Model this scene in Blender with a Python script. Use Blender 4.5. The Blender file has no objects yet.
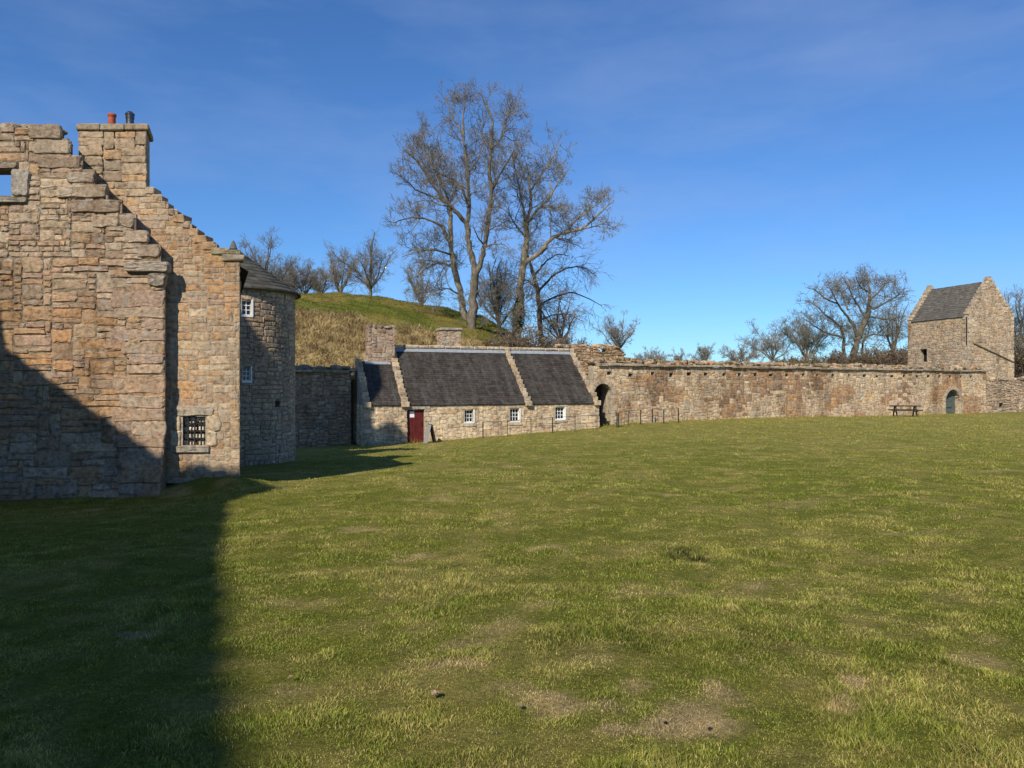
import bpy, math, random
import numpy as np
from mathutils import Vector, noise as mnoise

random.seed(11)
RS = np.random.RandomState(5)
scene = bpy.context.scene
COL = scene.collection
F = 760.0           # focal length of the photograph in pixels
HZ = 387.0          # row of the horizon
ZE = 1.6            # eye height
SUN_AZ = math.radians(24.0)     # light travels away from the camera and to the right
SUN_EL = math.radians(36.5)

def P(px, py, Y):
    return Vector(((px - 512.0) / F * Y, Y, ZE + (HZ - py) / F * Y))

def R(a, b):
    return random.uniform(a, b)

# ------------------------------------------------------------------ numpy noise
_perm = np.random.RandomState(3).rand(256, 256)
def vnoise(x, y):
    xi = np.floor(x).astype(int); yi = np.floor(y).astype(int)
    fx = x - xi; fy = y - yi
    fx = fx * fx * (3 - 2 * fx); fy = fy * fy * (3 - 2 * fy)
    a = _perm[xi % 256, yi % 256]; b = _perm[(xi + 1) % 256, yi % 256]
    c = _perm[xi % 256, (yi + 1) % 256]; d = _perm[(xi + 1) % 256, (yi + 1) % 256]
    return (a * (1 - fx) + b * fx) * (1 - fy) + (c * (1 - fx) + d * fx) * fy
def fbm(x, y, o=4):
    s = 0; a = .5; t = 0
    for i in range(o):
        s = s + a * vnoise(x * 2 ** i + 17.3 * i, y * 2 ** i + 9.1 * i); t += a; a *= .5
    return s / t
def sstep(a, b, x):
    t = np.clip((x - a) / (b - a), 0, 1)
    return t * t * (3 - 2 * t)

# ------------------------------------------------------------------ objects
ORG = {}
def tag(o, label=None, cat=None, group=None, kind=None):
    if label: o['label'] = label
    if cat: o['category'] = cat
    if group: o['group'] = group
    if kind: o['kind'] = kind
    return o

def thing(name, loc, label, cat, group=None):
    o = bpy.data.objects.new(name, None)
    o.empty_display_size = .3
    COL.objects.link(o)
    o.location = loc
    ORG[o.name] = Vector(loc)
    return tag(o, label, cat, group)

def link(name, me, mat, parent=None, org=None):
    o = bpy.data.objects.new(name, me)
    COL.objects.link(o)
    if mat is not None:
        me.materials.append(mat)
    if parent is not None:
        o.parent = parent
        ORG[o.name] = ORG[parent.name]
    else:
        ORG[o.name] = Vector(org) if org is not None else Vector((0, 0, 0))
        o.location = ORG[o.name]
    return o

class MB:
    def __init__(self):
        self.v = []; self.f = []; self.c = []
    def add(self, vs, fs, col=(1, 1, 1)):
        b = len(self.v)
        self.v.extend(vs)
        self.c.extend([col] * len(vs))
        self.f.extend([tuple(i + b for i in q) for q in fs])
    def box(self, c, ax, ay, az, col=(1, 1, 1), jit=0.0, bev=0.0):
        """box at centre c with half-axis vectors; bev chamfers the long edges"""
        c = Vector(c); ax = Vector(ax); ay = Vector(ay); az = Vector(az)
        def j(): return Vector((R(-jit, jit), R(-jit, jit), R(-jit, jit)))
        if bev <= 0:
            vs = [c + ax * x + ay * y + az * z + j() for z in (-1, 1) for y in (-1, 1) for x in (-1, 1)]
            fs = [(0, 2, 3, 1), (4, 5, 7, 6), (0, 1, 5, 4), (2, 6, 7, 3), (0, 4, 6, 2), (1, 3, 7, 5)]
            self.add(vs, fs, col)
        else:
            bx = 1 - min(.6, bev / max(1e-6, ax.length)); by = 1 - min(.6, bev / max(1e-6, ay.length)); bz = 1 - min(.6, bev / max(1e-6, az.length))
            vs = []
            jj = {}
            for z in (-1, 1):
                for y in (-1, 1):
                    for x in (-1, 1):
                        d = j()
                        vs.append(c + ax * x + ay * y * by + az * z * bz + d)
                        vs.append(c + ax * x * bx + ay * y + az * z * bz + d)
                        vs.append(c + ax * x * bx + ay * y * by + az * z + d)
            def i(x, y, z, k): return ((z > 0) * 4 + (y > 0) * 2 + (x > 0)) * 3 + k
            fs = []
            for s in (-1, 1):
                fx = [i(s, -1, -1, 0), i(s, 1, -1, 0), i(s, 1, 1, 0), i(s, -1, 1, 0)]
                fy = [i(-1, s, -1, 1), i(-1, s, 1, 1), i(1, s, 1, 1), i(1, s, -1, 1)]
                fz = [i(-1, -1, s, 2), i(1, -1, s, 2), i(1, 1, s, 2), i(-1, 1, s, 2)]
                for q in (fx, fy, fz): fs.append(tuple(q if s > 0 else q[::-1]))
            for a in (-1, 1):
                for b in (-1, 1):
                    fs.append((i(a, b, -1, 0), i(a, b, -1, 1), i(a, b, 1, 1), i(a, b, 1, 0)))
                    fs.append((i(a, -1, b, 0), i(a, 1, b, 0), i(a, 1, b, 2), i(a, -1, b, 2)))
                    fs.append((i(-1, a, b, 1), i(1, a, b, 1), i(1, a, b, 2), i(-1, a, b, 2)))
                    for d in (-1, 1):
                        fs.append((i(a, b, d, 0), i(a, b, d, 1), i(a, b, d, 2)))
            self.add(vs, fs, col)
    def bar(self, a, b, w, h=None, col=(1, 1, 1), up=(0, 0, 1)):
        a = Vector(a); b = Vector(b); h = h or w
        d = (b - a); L = d.length; d.normalize()
        s = d.cross(Vector(up))
        if s.length < 1e-4: s = d.cross(Vector((0, 1, 0)))
        s.normalize(); t = s.cross(d)
        self.box((a + b) / 2, d * L / 2, s * w / 2, t * h / 2, col)
    def lathe(self, c, prof, n=16, col=(1, 1, 1), cap=True):
        c = Vector(c); vs = []; fs = []
        for r, z in prof:
            for k in range(n):
                a = 2 * math.pi * k / n
                vs.append(c + Vector((r * math.cos(a), r * math.sin(a), z)))
        m = len(prof)
        for i in range(m - 1):
            for k in range(n):
                k2 = (k + 1) % n
                fs.append((i * n + k, i * n + k2, (i + 1) * n + k2, (i + 1) * n + k))
        if cap:
            fs.append(tuple(range(n))[::-1]); fs.append(tuple((m - 1) * n + k for k in range(n)))
        self.add(vs, fs, col)
    def lump(self, c, sx, sy, sz, col=(1, 1, 1), rough=.25):
        c = Vector(c); n = 7; vs = []; fs = []
        ph = R(0, 6)
        for i in range(1, 4):
            th = math.pi * i / 4
            for k in range(n):
                a = 2 * math.pi * k / n + ph
                s = 1 + R(-rough, rough)
                vs.append(c + Vector((sx * math.sin(th) ** .6 * math.cos(a) * s, sy * math.sin(th) ** .6 * math.sin(a) * s, sz * math.cos(th) * (1 + R(-rough, rough) * .6))))
        vs.append(c + Vector((0, 0, sz * .95))); vs.append(c - Vector((0, 0, sz * .95)))
        for i in range(2):
            for k in range(n):
                k2 = (k + 1) % n
                fs.append((i * n + k, (i + 1) * n + k, (i + 1) * n + k2, i * n + k2))
        for k in range(n):
            k2 = (k + 1) % n
            fs.append((k, k2, 3 * n)); fs.append((2 * n + k2, 2 * n + k, 3 * n + 1))
        self.add(vs, fs, col)
    def build(self, name, mat, parent=None, org=None, smooth=False):
        me = bpy.data.meshes.new(name)
        o0 = ORG[parent.name] if parent is not None else (Vector(org) if org is not None else Vector((0, 0, 0)))
        me.from_pydata([(v[0] - o0[0], v[1] - o0[1], v[2] - o0[2]) for v in self.v], [], self.f)
        at = me.color_attributes.new('col', 'FLOAT_COLOR', 'POINT')
        arr = np.ones((len(self.v), 4), dtype=np.float32)
        if self.v: arr[:, :3] = np.array(self.c, dtype=np.float32)
        at.data.foreach_set('color', arr.ravel())
        if smooth:
            me.polygons.foreach_set('use_smooth', [True] * len(me.polygons))
        me.update()
        return link(name, me, mat, parent, org)

def np_mesh(name, V, quads, tris, cols, mat, parent=None, smooth=False):
    me = bpy.data.meshes.new(name)
    V = np.asarray(V, dtype=np.float32)
    if parent is not None:
        V = V - np.array(ORG[parent.name], dtype=np.float32)
    nq = len(quads) if quads is not None else 0
    nt = len(tris) if tris is not None else 0
    me.vertices.add(len(V)); me.vertices.foreach_set('co', V.ravel())
    idx = []
    if nq: idx.append(np.asarray(quads, dtype=np.int32).ravel())
    if nt: idx.append(np.asarray(tris, dtype=np.int32).ravel())
    idx = np.concatenate(idx)
    me.loops.add(len(idx)); me.loops.foreach_set('vertex_index', idx)
    me.polygons.add(nq + nt)
    ls = np.concatenate([np.arange(nq) * 4, nq * 4 + np.arange(nt) * 3]).astype(np.int32)
    me.polygons.foreach_set('loop_start', ls)
    if smooth:
        me.polygons.foreach_set('use_smooth', np.ones(nq + nt, dtype=bool))
    if cols is not None:
        at = me.color_attributes.new('col', 'FLOAT_COLOR', 'POINT')
        arr = np.ones((len(V), 4), dtype=np.float32); arr[:, :3] = cols
        at.data.foreach_set('color', arr.ravel())
    me.update(calc_edges=True); me.validate()
    return link(name, me, mat, parent)

# ------------------------------------------------------------------ materials
def new_mat(name):
    m = bpy.data.materials.new(name); m.use_nodes = True
    nt = m.node_tree
    for n in list(nt.nodes): nt.nodes.remove(n)
    out = nt.nodes.new('ShaderNodeOutputMaterial')
    bs = nt.nodes.new('ShaderNodeBsdfPrincipled')
    nt.links.new(bs.outputs[0], out.inputs[0])
    bs.inputs['Specular IOR Level'].default_value = .25
    return m, nt, bs

class N:
    """tiny node helper"""
    def __init__(s, nt): s.nt = nt
    def pos(s, scale=(1, 1, 1)):
        g = s.nt.nodes.new('ShaderNodeNewGeometry')
        mp = s.nt.nodes.new('ShaderNodeMapping'); mp.inputs['Scale'].default_value = scale
        s.nt.links.new(g.outputs['Position'], mp.inputs[0])
        return mp.outputs[0]
    def noise(s, vec, scale, detail=4, rough=.55, out=0):
        n = s.nt.nodes.new('ShaderNodeTexNoise'); n.inputs['Scale'].default_value = scale
        n.inputs['Detail'].default_value = detail; n.inputs['Roughness'].default_value = rough
        s.nt.links.new(vec, n.inputs['Vector']); return n.outputs[out]
    def ramp(s, fac, stops):
        r = s.nt.nodes.new('ShaderNodeValToRGB'); e = r.color_ramp.elements
        while len(e) < len(stops): e.new(.5)
        for i, (p, c) in enumerate(stops):
            e[i].position = p
            if not hasattr(c, '__len__'): c = (c, c, c)
            e[i].color = (*c, 1)
        s.nt.links.new(fac, r.inputs[0]); return r.outputs[0]
    def mix(s, fac, a, b, mode='MIX'):
        m = s.nt.nodes.new('ShaderNodeMix'); m.data_type = 'RGBA'; m.blend_type = mode
        for v, i in ((fac, 0), (a, 6), (b, 7)):
            if isinstance(v, (int, float)): m.inputs[i].default_value = v
            elif isinstance(v, tuple): m.inputs[i].default_value = (*v, 1)
            else: s.nt.links.new(v, m.inputs[i])
        return m.outputs[2]
    def attr(s, name='col'):
        a = s.nt.nodes.new('ShaderNodeAttribute'); a.attribute_name = name; return a.outputs['Color']
    def bump(s, h, bs, strength=.5, dist=.02):
        b = s.nt.nodes.new('ShaderNodeBump'); b.inputs['Strength'].default_value = strength
        b.inputs['Distance'].default_value = dist
        s.nt.links.new(h, b.inputs['Height']); s.nt.links.new(b.outputs[0], bs.inputs['Normal'])

def stone_mat(name, fine=14, lichen=.25, bump=.7, dist=.03, stain=.5, moss=0.0):
    m, nt, bs = new_mat(name); n = N(nt); p = n.pos()
    c = n.attr()
    c = n.mix(1.0, c, n.ramp(n.noise(p, fine, 6, .65), [(.34, .45), (.46, .88), (.56, 1.06), (.68, 1.35)]), 'MULTIPLY')
    c = n.mix(stain, c, n.ramp(n.noise(n.pos((1, 1, .35)), .9, 5, .6), [(.30, (.42, .37, .33)), (.46, (.86, .84, .82)), (.56, (1, 1, 1)), (.75, (1.15, 1.07, .95))]), 'MULTIPLY')
    lf = n.ramp(n.noise(p, fine * .42, 5, .6), [(.57, 0.), (.64, lichen)])
    c = n.mix(lf, c, (.42, .41, .36))
    if moss > 0:
        mf = n.ramp(n.noise(p, fine * .22, 4, .6), [(.52, 0.), (.66, moss)])
        c = n.mix(mf, c, (.10, .10, .04))
    nt.links.new(c, bs.inputs['Base Color'])
    bs.inputs['Roughness'].default_value = .95
    hgt = n.mix(.45, n.noise(p, fine * .55, 8, .7), n.noise(p, fine * 2.6, 6, .75))
    n.bump(hgt, bs, bump, dist)
    return m

M = {}
M['rubble_near'] = stone_mat('rubble_near', 12, .45, 1.0, .05, .8, .15)
M['rubble_pale'] = stone_mat('rubble_pale', 12, .25, .9, .035, .7, .05)
M['rubble_far'] = stone_mat('rubble_far', 6, .3, .8, .04, .8, .04)
M['rubble_top'] = stone_mat('rubble_top', 5, .3, .8, .05, .6, .6)

def slate_mat(name, axis=(.932, .362, 0), amt=.5):
    m, nt, bs = new_mat(name); n = N(nt)
    c = n.attr()
    c = n.mix(1.0, c, n.ramp(n.noise(n.pos(), 5, 5, .6), [(.25, .6), (.5, 1.0), (.8, 1.5)]), 'MULTIPLY')
    gn = nt.nodes.new('ShaderNodeNewGeometry'); dt_ = nt.nodes.new('ShaderNodeVectorMath'); dt_.operation = 'DOT_PRODUCT'; dt_.inputs[1].default_value = axis
    nt.links.new(gn.outputs['Position'], dt_.inputs[0]); sp = nt.nodes.new('ShaderNodeSeparateXYZ'); nt.links.new(gn.outputs['Position'], sp.inputs[0])
    mu_ = nt.nodes.new('ShaderNodeMath'); mu_.operation = 'MULTIPLY'; mu_.inputs[1].default_value = .16; nt.links.new(sp.outputs[2], mu_.inputs[0])
    cx_ = nt.nodes.new('ShaderNodeCombineXYZ'); nt.links.new(dt_.outputs['Value'], cx_.inputs[0]); nt.links.new(mu_.outputs[0], cx_.inputs[1])
    st = n.ramp(n.noise(cx_.outputs[0], 3.2, 6, .7), [(.47, 0.), (.70, amt)])
    c = n.mix(st, c, (.13, .125, .11))
    lf = n.ramp(n.noise(n.pos(), 2.6, 6, .7), [(.6, 0.), (.72, .35)])
    c = n.mix(lf, c, (.16, .155, .12))
    nt.links.new(c, bs.inputs['Base Color']); bs.inputs['Roughness'].default_value = .95; bs.inputs['Specular IOR Level'].default_value = .08
    n.bump(n.noise(n.pos(), 22, 5), bs, .4, .02)
    return m
M['slate'] = slate_mat('slate')
M['slate_tower'] = slate_mat('slate_tower', (-.30, .954, 0), .35)
M['slate_round'] = slate_mat('slate_round', (0, 0, 1), .25)

def plain(name, col, rough=.6, var=.25, scale=12, metal=0.0, bump=.15):
    m, nt, bs = new_mat(name); n = N(nt)
    lo = tuple(c * (1 - var) for c in col); hi = tuple(min(1, c * (1 + var)) for c in col)
    c = n.ramp(n.noise(n.pos(), scale, 5), [(.3, lo), (.7, hi)])
    nt.links.new(c, bs.inputs['Base Color']); bs.inputs['Roughness'].default_value = rough
    bs.inputs['Metallic'].default_value = metal
    n.bump(n.noise(n.pos(), scale * 3, 4), bs, bump, .01)
    return m
M['white'] = plain('white_paint', (.78, .78, .75), .45, .06)
M['red'] = plain('red_paint', (.11, .016, .014), .55, .35, 6)
M['paper'] = plain('paper', (.8, .8, .78), .8, .04)
M['iron'] = plain('iron', (.022, .02, .02), .6, .3)
M['wood_dark'] = plain('wood_dark', (.035, .028, .022), .7, .35, 9)
M['wood_green'] = plain('wood_green', (.095, .115, .10), .7, .3, 6)
M['board_grey'] = plain('board_grey', (.30, .30, .29), .6, .15)
M['terracotta'] = plain('terracotta', (.36, .085, .045), .7, .25, 8)
M['flue'] = plain('flue_metal', (.12, .12, .13), .3, .3, 8, .8)
M['lead'] = plain('lead', (.28, .30, .32), .55, .2, 6)
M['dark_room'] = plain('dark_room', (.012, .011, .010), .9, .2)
M['leaf_dead'] = plain('leaf_dead', (.30, .20, .12), .7, .35, 30)
gm, nt, bs = new_mat('window_glass')
bs.inputs['Base Color'].default_value = (.012, .014, .016, 1); bs.inputs['Roughness'].default_value = .08
bs.inputs['Specular IOR Level'].default_value = .5
nn = N(nt); nn.bump(nn.noise(nn.pos(), 4, 2), bs, .1, .01)
M['glass'] = gm

def bark_mat(name, a, b, c2, scale=5):
    m, nt, bs = new_mat(name); n = N(nt)
    c = n.ramp(n.noise(n.pos((1, 1, .35)), scale, 6, .65), [(.28, a), (.52, b), (.72, c2)])
    nt.links.new(c, bs.inputs['Base Color']); bs.inputs['Roughness'].default_value = .95
    n.bump(n.noise(n.pos((1, 1, .3)), scale * 2.5, 6), bs, .8, .06)
    return m
M['bark_grey'] = bark_mat('bark_grey', (.05, .043, .032), (.15, .128, .092), (.27, .235, .175))
M['bark_pale'] = bark_mat('bark_pale', (.08, .066, .048), (.25, .21, .15), (.38, .33, .25))
M['bark_brown'] = bark_mat('bark_brown', (.05, .035, .025), (.11, .075, .055), (.17, .12, .09))
M['twig_grey'] = bark_mat('twig_grey', (.13, .115, .092), (.20, .178, .143), (.27, .24, .195), 2)
M['twig_olive'] = bark_mat('twig_olive', (.13, .117, .080), (.205, .183, .13), (.28, .25, .18), 2)
M['twig_brown'] = bark_mat('twig_brown', (.12, .09, .07), (.19, .145, .115), (.25, .20, .16), 2)
M['twig_pale'] = bark_mat('twig_pale', (.18, .165, .14), (.27, .245, .205), (.34, .315, .265), 2)

def attr_mat(name, rough=.85, transl=.25, scale=8.0):
    m, nt, bs = new_mat(name); n = N(nt)
    c = n.mix(1.0, n.attr(), n.ramp(n.noise(n.pos(), scale, 4), [(.3, .8), (.7, 1.2)]), 'MULTIPLY')
    nt.links.new(c, bs.inputs['Base Color']); bs.inputs['Roughness'].default_value = rough
    bs.inputs['Specular IOR Level'].default_value = .12
    if transl > 0:
        tr = nt.nodes.new('ShaderNodeBsdfTranslucent'); nt.links.new(c, tr.inputs[0])
        mx = nt.nodes.new('ShaderNodeMixShader'); mx.inputs[0].default_value = transl
        out = [q for q in nt.nodes if q.type == 'OUTPUT_MATERIAL'][0]
        nt.links.new(bs.outputs[0], mx.inputs[1]); nt.links.new(tr.outputs[0], mx.inputs[2]); nt.links.new(mx.outputs[0], out.inputs[0])
    return m
M['blades'] = attr_mat('grass_blades')
M['leaflets'] = attr_mat('leaflets', .6, .15, 5)

def ground_mat():
    m, nt, bs = new_mat('lawn_ground'); n = N(nt)
    c = n.attr()
    c = n.mix(1.0, c, n.ramp(n.noise(n.pos(), 26, 6, .75), [(.28, .45), (.5, .95), (.75, 1.5)]), 'MULTIPLY')
    c = n.mix(.8, c, n.ramp(n.noise(n.pos(), 3.5, 6, .7), [(.3, (.72, .72, .7)), (.5, (1, 1, 1)), (.72, (1.3, 1.2, 1.05))]), 'MULTIPLY')
    nt.links.new(c, bs.inputs['Base Color']); bs.inputs['Roughness'].default_value = 1.0
    bs.inputs['Specular IOR Level'].default_value = 0.05
    n.bump(n.noise(n.pos(), 18, 8, .75), bs, 1.0, .06)
    return m
M['ground'] = ground_mat()

# ------------------------------------------------------------------ ground shape
CP = np.array([
    (0, 0, -1.6), (-3, 3, -1.62), (3, 3, -1.6), (0, 8, -1.75), (6, 8, -1.70), (-5, 8, -1.78),
    (-6.5, 14.15, -2.10), (-9.5, 14.1, -2.12), (-5.45, 14.97, -1.73), (-6.1, 14.99, -1.74), (-5.3, 13.8, -1.94), (-4.75, 14.8, -1.95), (-5.5, 14.4, -1.93), (-6.0, 14.5, -1.98), (-4.7, 15.8, -2.0), (-4.8, 17.5, -2.08), (-4.9, 19.5, -2.14),
    (-6.2, 24.5, -2.35), (-3.9, 24.4, -2.24), (-7.5, 22.3, -2.32),
    (-7.3, 37.3, -2.92), (-5.0, 38.1, -2.84), (.16, 40.4, -2.52), (4.8, 42.0, -2.29), (-11, 39.5, -3.1),
    (5.7, 43.0, -2.12), (14.8, 48.0, -1.98), (26.3, 54.0, -2.06), (37.3, 59.8, -2.05), (45, 62, -2.0),
    (5, 25, -2.0), (15, 30, -1.95), (0, 30, -2.25), (20, 15, -1.8), (-2, 15, -1.86), (-3, 33, -2.6),
    (-40, 20, -2), (60, 40, -2.2), (0, -20, -1.6), (40, 0, -1.7), (-30, -10, -1.7), (0, 95, -2.2), (80, 95, -2.2), (-60, 90, -2.0)], dtype=float)
def _k(A, B): return np.sqrt(((A[:, None, :] - B[None, :, :]) ** 2).sum(-1))
_n = len(CP)
_A = np.zeros((_n + 3, _n + 3)); _A[:_n, :_n] = _k(CP[:, :2], CP[:, :2])
_A[:_n, _n] = 1; _A[:_n, _n + 1:] = CP[:, :2]; _A[_n, :_n] = 1; _A[_n + 1:, :_n] = CP[:, :2].T
_w = np.linalg.solve(_A, np.concatenate([CP[:, 2], np.zeros(3)]))
def ground_z(x, y):
    x = np.atleast_1d(np.asarray(x, float)); y = np.atleast_1d(np.asarray(y, float))
    Q = np.stack([x, y], -1); out = np.empty(len(x))
    for i in range(0, len(x), 40000):
        q = Q[i:i + 40000]
        out[i:i + 40000] = _k(q, CP[:, :2]) @ _w[:_n] + _w[_n] + q @ _w[_n + 1:]
    r = np.sqrt(x * x + (y - 25) ** 2)
    f = sstep(70, 140, r)
    z = out * (1 - f) + (-2.2) * f
    near = 1 - sstep(50, 80, r)
    z = z + near * ((fbm(x * .55, y * .55, 3) - .5) * .10 + (fbm(x * 2.3 + 40, y * 2.3, 2) - .5) * .035)
    return z + ZE
def gz(x, y): return float(ground_z([x], [y])[0])

# bare / straw patches: px, py, radius (m)
def on_ground(px, py):
    Y = 5.0
    for _ in range(30):
        X = (px - 512) / F * Y
        Y = (ZE - gz(X, Y)) / ((py - HZ) / F)
    return ((px - 512) / F * Y, Y)
PATCH = [(on_ground(px, py), rx, ry, s) for px, py, rx, ry, s in [
    (680, 722, .34, .20, 1.0), (560, 700, .42, .18, .8), (725, 694, .26, .16, .7), (610, 690, .3, .14, .6), (640, 728, .25, .12, .9), (440, 665, .28, .12, .8), (400, 558, .30, .25, .8), (600, 655, .3, .2, .4), (545, 548, .3, .25, .5),
    (745, 662, .2, .1, .5), (868, 682, .14, .09, .8), (838, 700, .14, .08, .7), (135, 636, .3, .12, .8), (650, 590, .4, .3, .35), (920, 533, .35, .2, .5),
    (765, 590, .25, .16, .5), (280, 690, .25, .12, .4), (500, 620, .4, .2, .4), (470, 640, .25, .14, .4), (300, 605, .4, .2, .3), (790, 505, .7, .5, .3), (985, 640, .22, .12, .4), (430, 500, .6, .6, .3)]]
def bare(x, y):
    b = np.zeros_like(x)
    wx = (fbm(x * 2.2, y * 2.2, 3) - .5) * .5; wy = (fbm(x * 2.2 + 31, y * 2.2 + 7, 3) - .5) * .5
    for (cx, cy), rx, ry, s in PATCH:
        d = np.sqrt(((x + wx - cx) / (rx * .95)) ** 2 + ((y + wy - cy) / (ry * 1.2)) ** 2)
        b = np.maximum(b, s * (1 - sstep(.25, 1.15, d)))
    q = fbm(x * 1.1 + 70, y * 1.1 + 3, 4)
    b = np.maximum(b, .4 * sstep(.72, .80, q))
    b = b * sstep(.40, .60, fbm(x * 5.5 + 3, y * 5.5 + 90, 4) + .22 * b)
    return b
DARK = [(on_ground(px, py), r) for px, py, r in [(683, 553, .26), (672, 557, .18), (697, 560, .14), (640, 640, .3), (760, 640, .3), (560, 640, .28)]]
def lawn_col(x, y):
    """mean colour of the turf (linear albedo)"""
    g1 = np.array((.180, .192, .031)); g2 = np.array((.265, .240, .053)); st = np.array((.38, .305, .11)); soil = np.array((.60, .44, .21))
    a = fbm(x * .35, y * .35, 4); b = fbm(x * 1.7 + 9, y * 1.7, 4); c = fbm(x * .12 + 4, y * .12 + 60, 3)
    dist = sstep(12, 45, np.sqrt(x * x + y * y))
    c5 = fbm(x * 5 + 2, y * 5 + 50, 3)
    t = np.clip((a - .5) * 1.3 + (b - .5) * 1.5 + (c5 - .5) * 1.9 + .42 + dist * .3 + sstep(2, 20, x) * .15, 0, 1)[:, None]
    col = g1 * (1 - t) + g2 * t
    s = np.clip(sstep(.46, .72, b * .4 + c * .25 + c5 * .35) * .55 + dist * .25, 0, 1)[:, None]
    col = col * (1 - s) + st * s
    br = bare(x, y)[:, None]
    col = col * (1 - br) + soil * br
    dk = np.zeros(len(x))
    for (cx, cy), r in DARK:
        dk = np.maximum(dk, (1 - sstep(.3, 1.2, np.sqrt((x - cx) ** 2 + ((y - cy) / 1.3) ** 2) / r)) * (.95 if r < .27 else .4))
    return col * (1 - .75 * dk[:, None])

def axis(fine0, fine1, step, lim):
    a = list(np.arange(fine0, fine1 + 1e-6, step)); s = step; x = a[-1]
    while x < lim: s *= 1.12; x += s; a.append(x)
    s = step; x = a[0]; pre = []
    while x > -lim: s *= 1.12; x -= s; pre.append(x)
    return np.array(pre[::-1] + a)
gx = axis(-9, 14, .11, 3000); gy = axis(-1, 20, .11, 3000)
GX, GY = np.meshgrid(gx, gy)
gxx = GX.ravel(); gyy = GY.ravel()
gv = np.stack([gxx, gyy, ground_z(gxx, gyy)], -1)
nx, ny = len(gx), len(gy)
ii = (np.arange(ny - 1)[:, None] * nx + np.arange(nx - 1)[None, :]).ravel()
quads = np.stack([ii, ii + 1, ii + nx + 1, ii + nx], -1)
o = np_mesh('ground', gv, quads, None, lawn_col(gxx, gyy) * .92, M['ground'], smooth=True)
tag(o, 'uneven mown lawn of green and straw coloured grass', 'lawn', kind='structure')

# ------------------------------------------------------------------ site lines
UC = Vector((.932, .362, 0)); NC = Vector((-.362, .932, 0))      # cottage axes
OC = Vector((-7.30, 37.5, 0))
WD = Vector((.883, .470, 0)); WD.normalize(); WN = Vector((.470, -.883, 0)); WN.normalize()   # far wall, outward
WO = Vector((4.61, 42.80, 0))
TC = Vector((-8.80, 24.0, 0)); TR = 1.86                           # turret axis

# ------------------------------------------------------------------ grass blades
def blades(name, label, X, Y, Z, L, W, C, cat='grass', lean=.5, seg2=None):
    n = len(X)
    az = RS.rand(n) * 2 * np.pi; wd = np.stack([np.cos(az), np.sin(az), np.zeros(n)], -1)
    la = RS.rand(n) * 2 * np.pi; lm = RS.rand(n) ** .7 * lean * 1.6
    ld = np.stack([np.cos(la) * lm, np.sin(la) * lm, np.ones(n)], -1); ld /= np.linalg.norm(ld, axis=1)[:, None]
    B = np.stack([X, Y, Z - .004], -1)
    mid = B + ld * (L * .55)[:, None]
    ld2 = ld + np.stack([np.cos(la) * lm * 1.3, np.sin(la) * lm * 1.3, -.25 * np.ones(n)], -1); ld2 /= np.linalg.norm(ld2, axis=1)[:, None]
    tip = mid + ld2 * (L * .5)[:, None]
    w = (W / 2)[:, None]
    V = np.stack([B - wd * w, B + wd * w, mid - wd * w * .8, mid + wd * w * .8, tip], 1).reshape(-1, 3)
    b = np.arange(n) * 5
    q = np.stack([b, b + 1, b + 3, b + 2], -1); t = np.stack([b + 2, b + 3, b + 4], -1)
    CC = np.stack([C * .58, C * .58, C, C, C * 1.15], 1).reshape(-1, 3)  # blade feet darkened: shade between the blades is put into the colour
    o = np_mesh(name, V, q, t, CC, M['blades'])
    return tag(o, label, cat, kind='stuff')

nb = 1050000
u = RS.rand(nb); y0, y1 = 1.7, 58.0
Yb = np.exp(np.log(y0 + .6) + u * (np.log(y1) - np.log(y0 + .6)))
Xb = (RS.rand(nb) * 2 - 1) * (.76 * Yb + .5)
keep = np.ones(nb, bool)
keep &= ~((Xb < -5.5) & (Yb > 13.9) & (Yb < 14.6)) | (Xb > -5.4)
keep &= ~((Xb < -5.25) & (Yb > 14.3) & (Xb > -40) & (Xb < -5.25 - (Yb - 15) * .16))
keep &= ~((Xb < -5.25) & (Yb > 14.9) & (Yb < 16))
keep &= ((Xb - TC.x) ** 2 + (Yb - TC.y) ** 2) > (TR + .1) ** 2
dC = (Xb - OC.x) * -NC.x + (Yb - OC.y) * -NC.y
keep &= (dC > .05) | (Xb > 4.9)
dW = (Xb - WO.x) * WN.x + (Yb - WO.y) * WN.y
keep &= (dW > .1) | (Xb < 4.9)
Xb, Yb = Xb[keep], Yb[keep]
br = bare(Xb, Yb)
kk = RS.rand(len(Xb)) > br * .7
Xb, Yb, br = Xb[kk], Yb[kk], br[kk]
hn = fbm(Xb * 1.9, Yb * 1.9, 3); hb = fbm(Xb * 7 + 5, Yb * 7, 2)
Lb = (.017 + .022 * sstep(.40, .72, hn) * (.5 + hb)) * (1 - .5 * br) * (.6 + .7 * RS.rand(len(Xb)))
for (cx, cy), r in DARK:
    Lb *= 1 + .9 * (1 - sstep(.3, 1.2, np.sqrt((Xb - cx) ** 2 + (Yb - cy) ** 2) / r))
dC2 = (Xb - OC.x) * -NC.x + (Yb - OC.y) * -NC.y; dW2 = (Xb - WO.x) * WN.x + (Yb - WO.y) * WN.y
foot = ((dC2 < .35) & (Xb < 4.9)) | ((dW2 < .5) & (Xb > 4.9)) | ((Yb > 13.6) & (Yb < 14.3) & (Xb < -5.9))
Lb *= 1 + foot * (1.8 + 4.2 * RS.rand(len(Xb))) * sstep(.35, .6, fbm(Xb * 1.3, Yb * 1.3, 2))
dist = np.sqrt(Xb ** 2 + Yb ** 2)
Lb *= 1 + sstep(15, 50, dist) * .6
Wb = np.clip(.0017 + .00045 * dist, .0028, .022) * (.7 + .6 * RS.rand(len(Xb)))
Cb = lawn_col(Xb, Yb)
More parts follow.
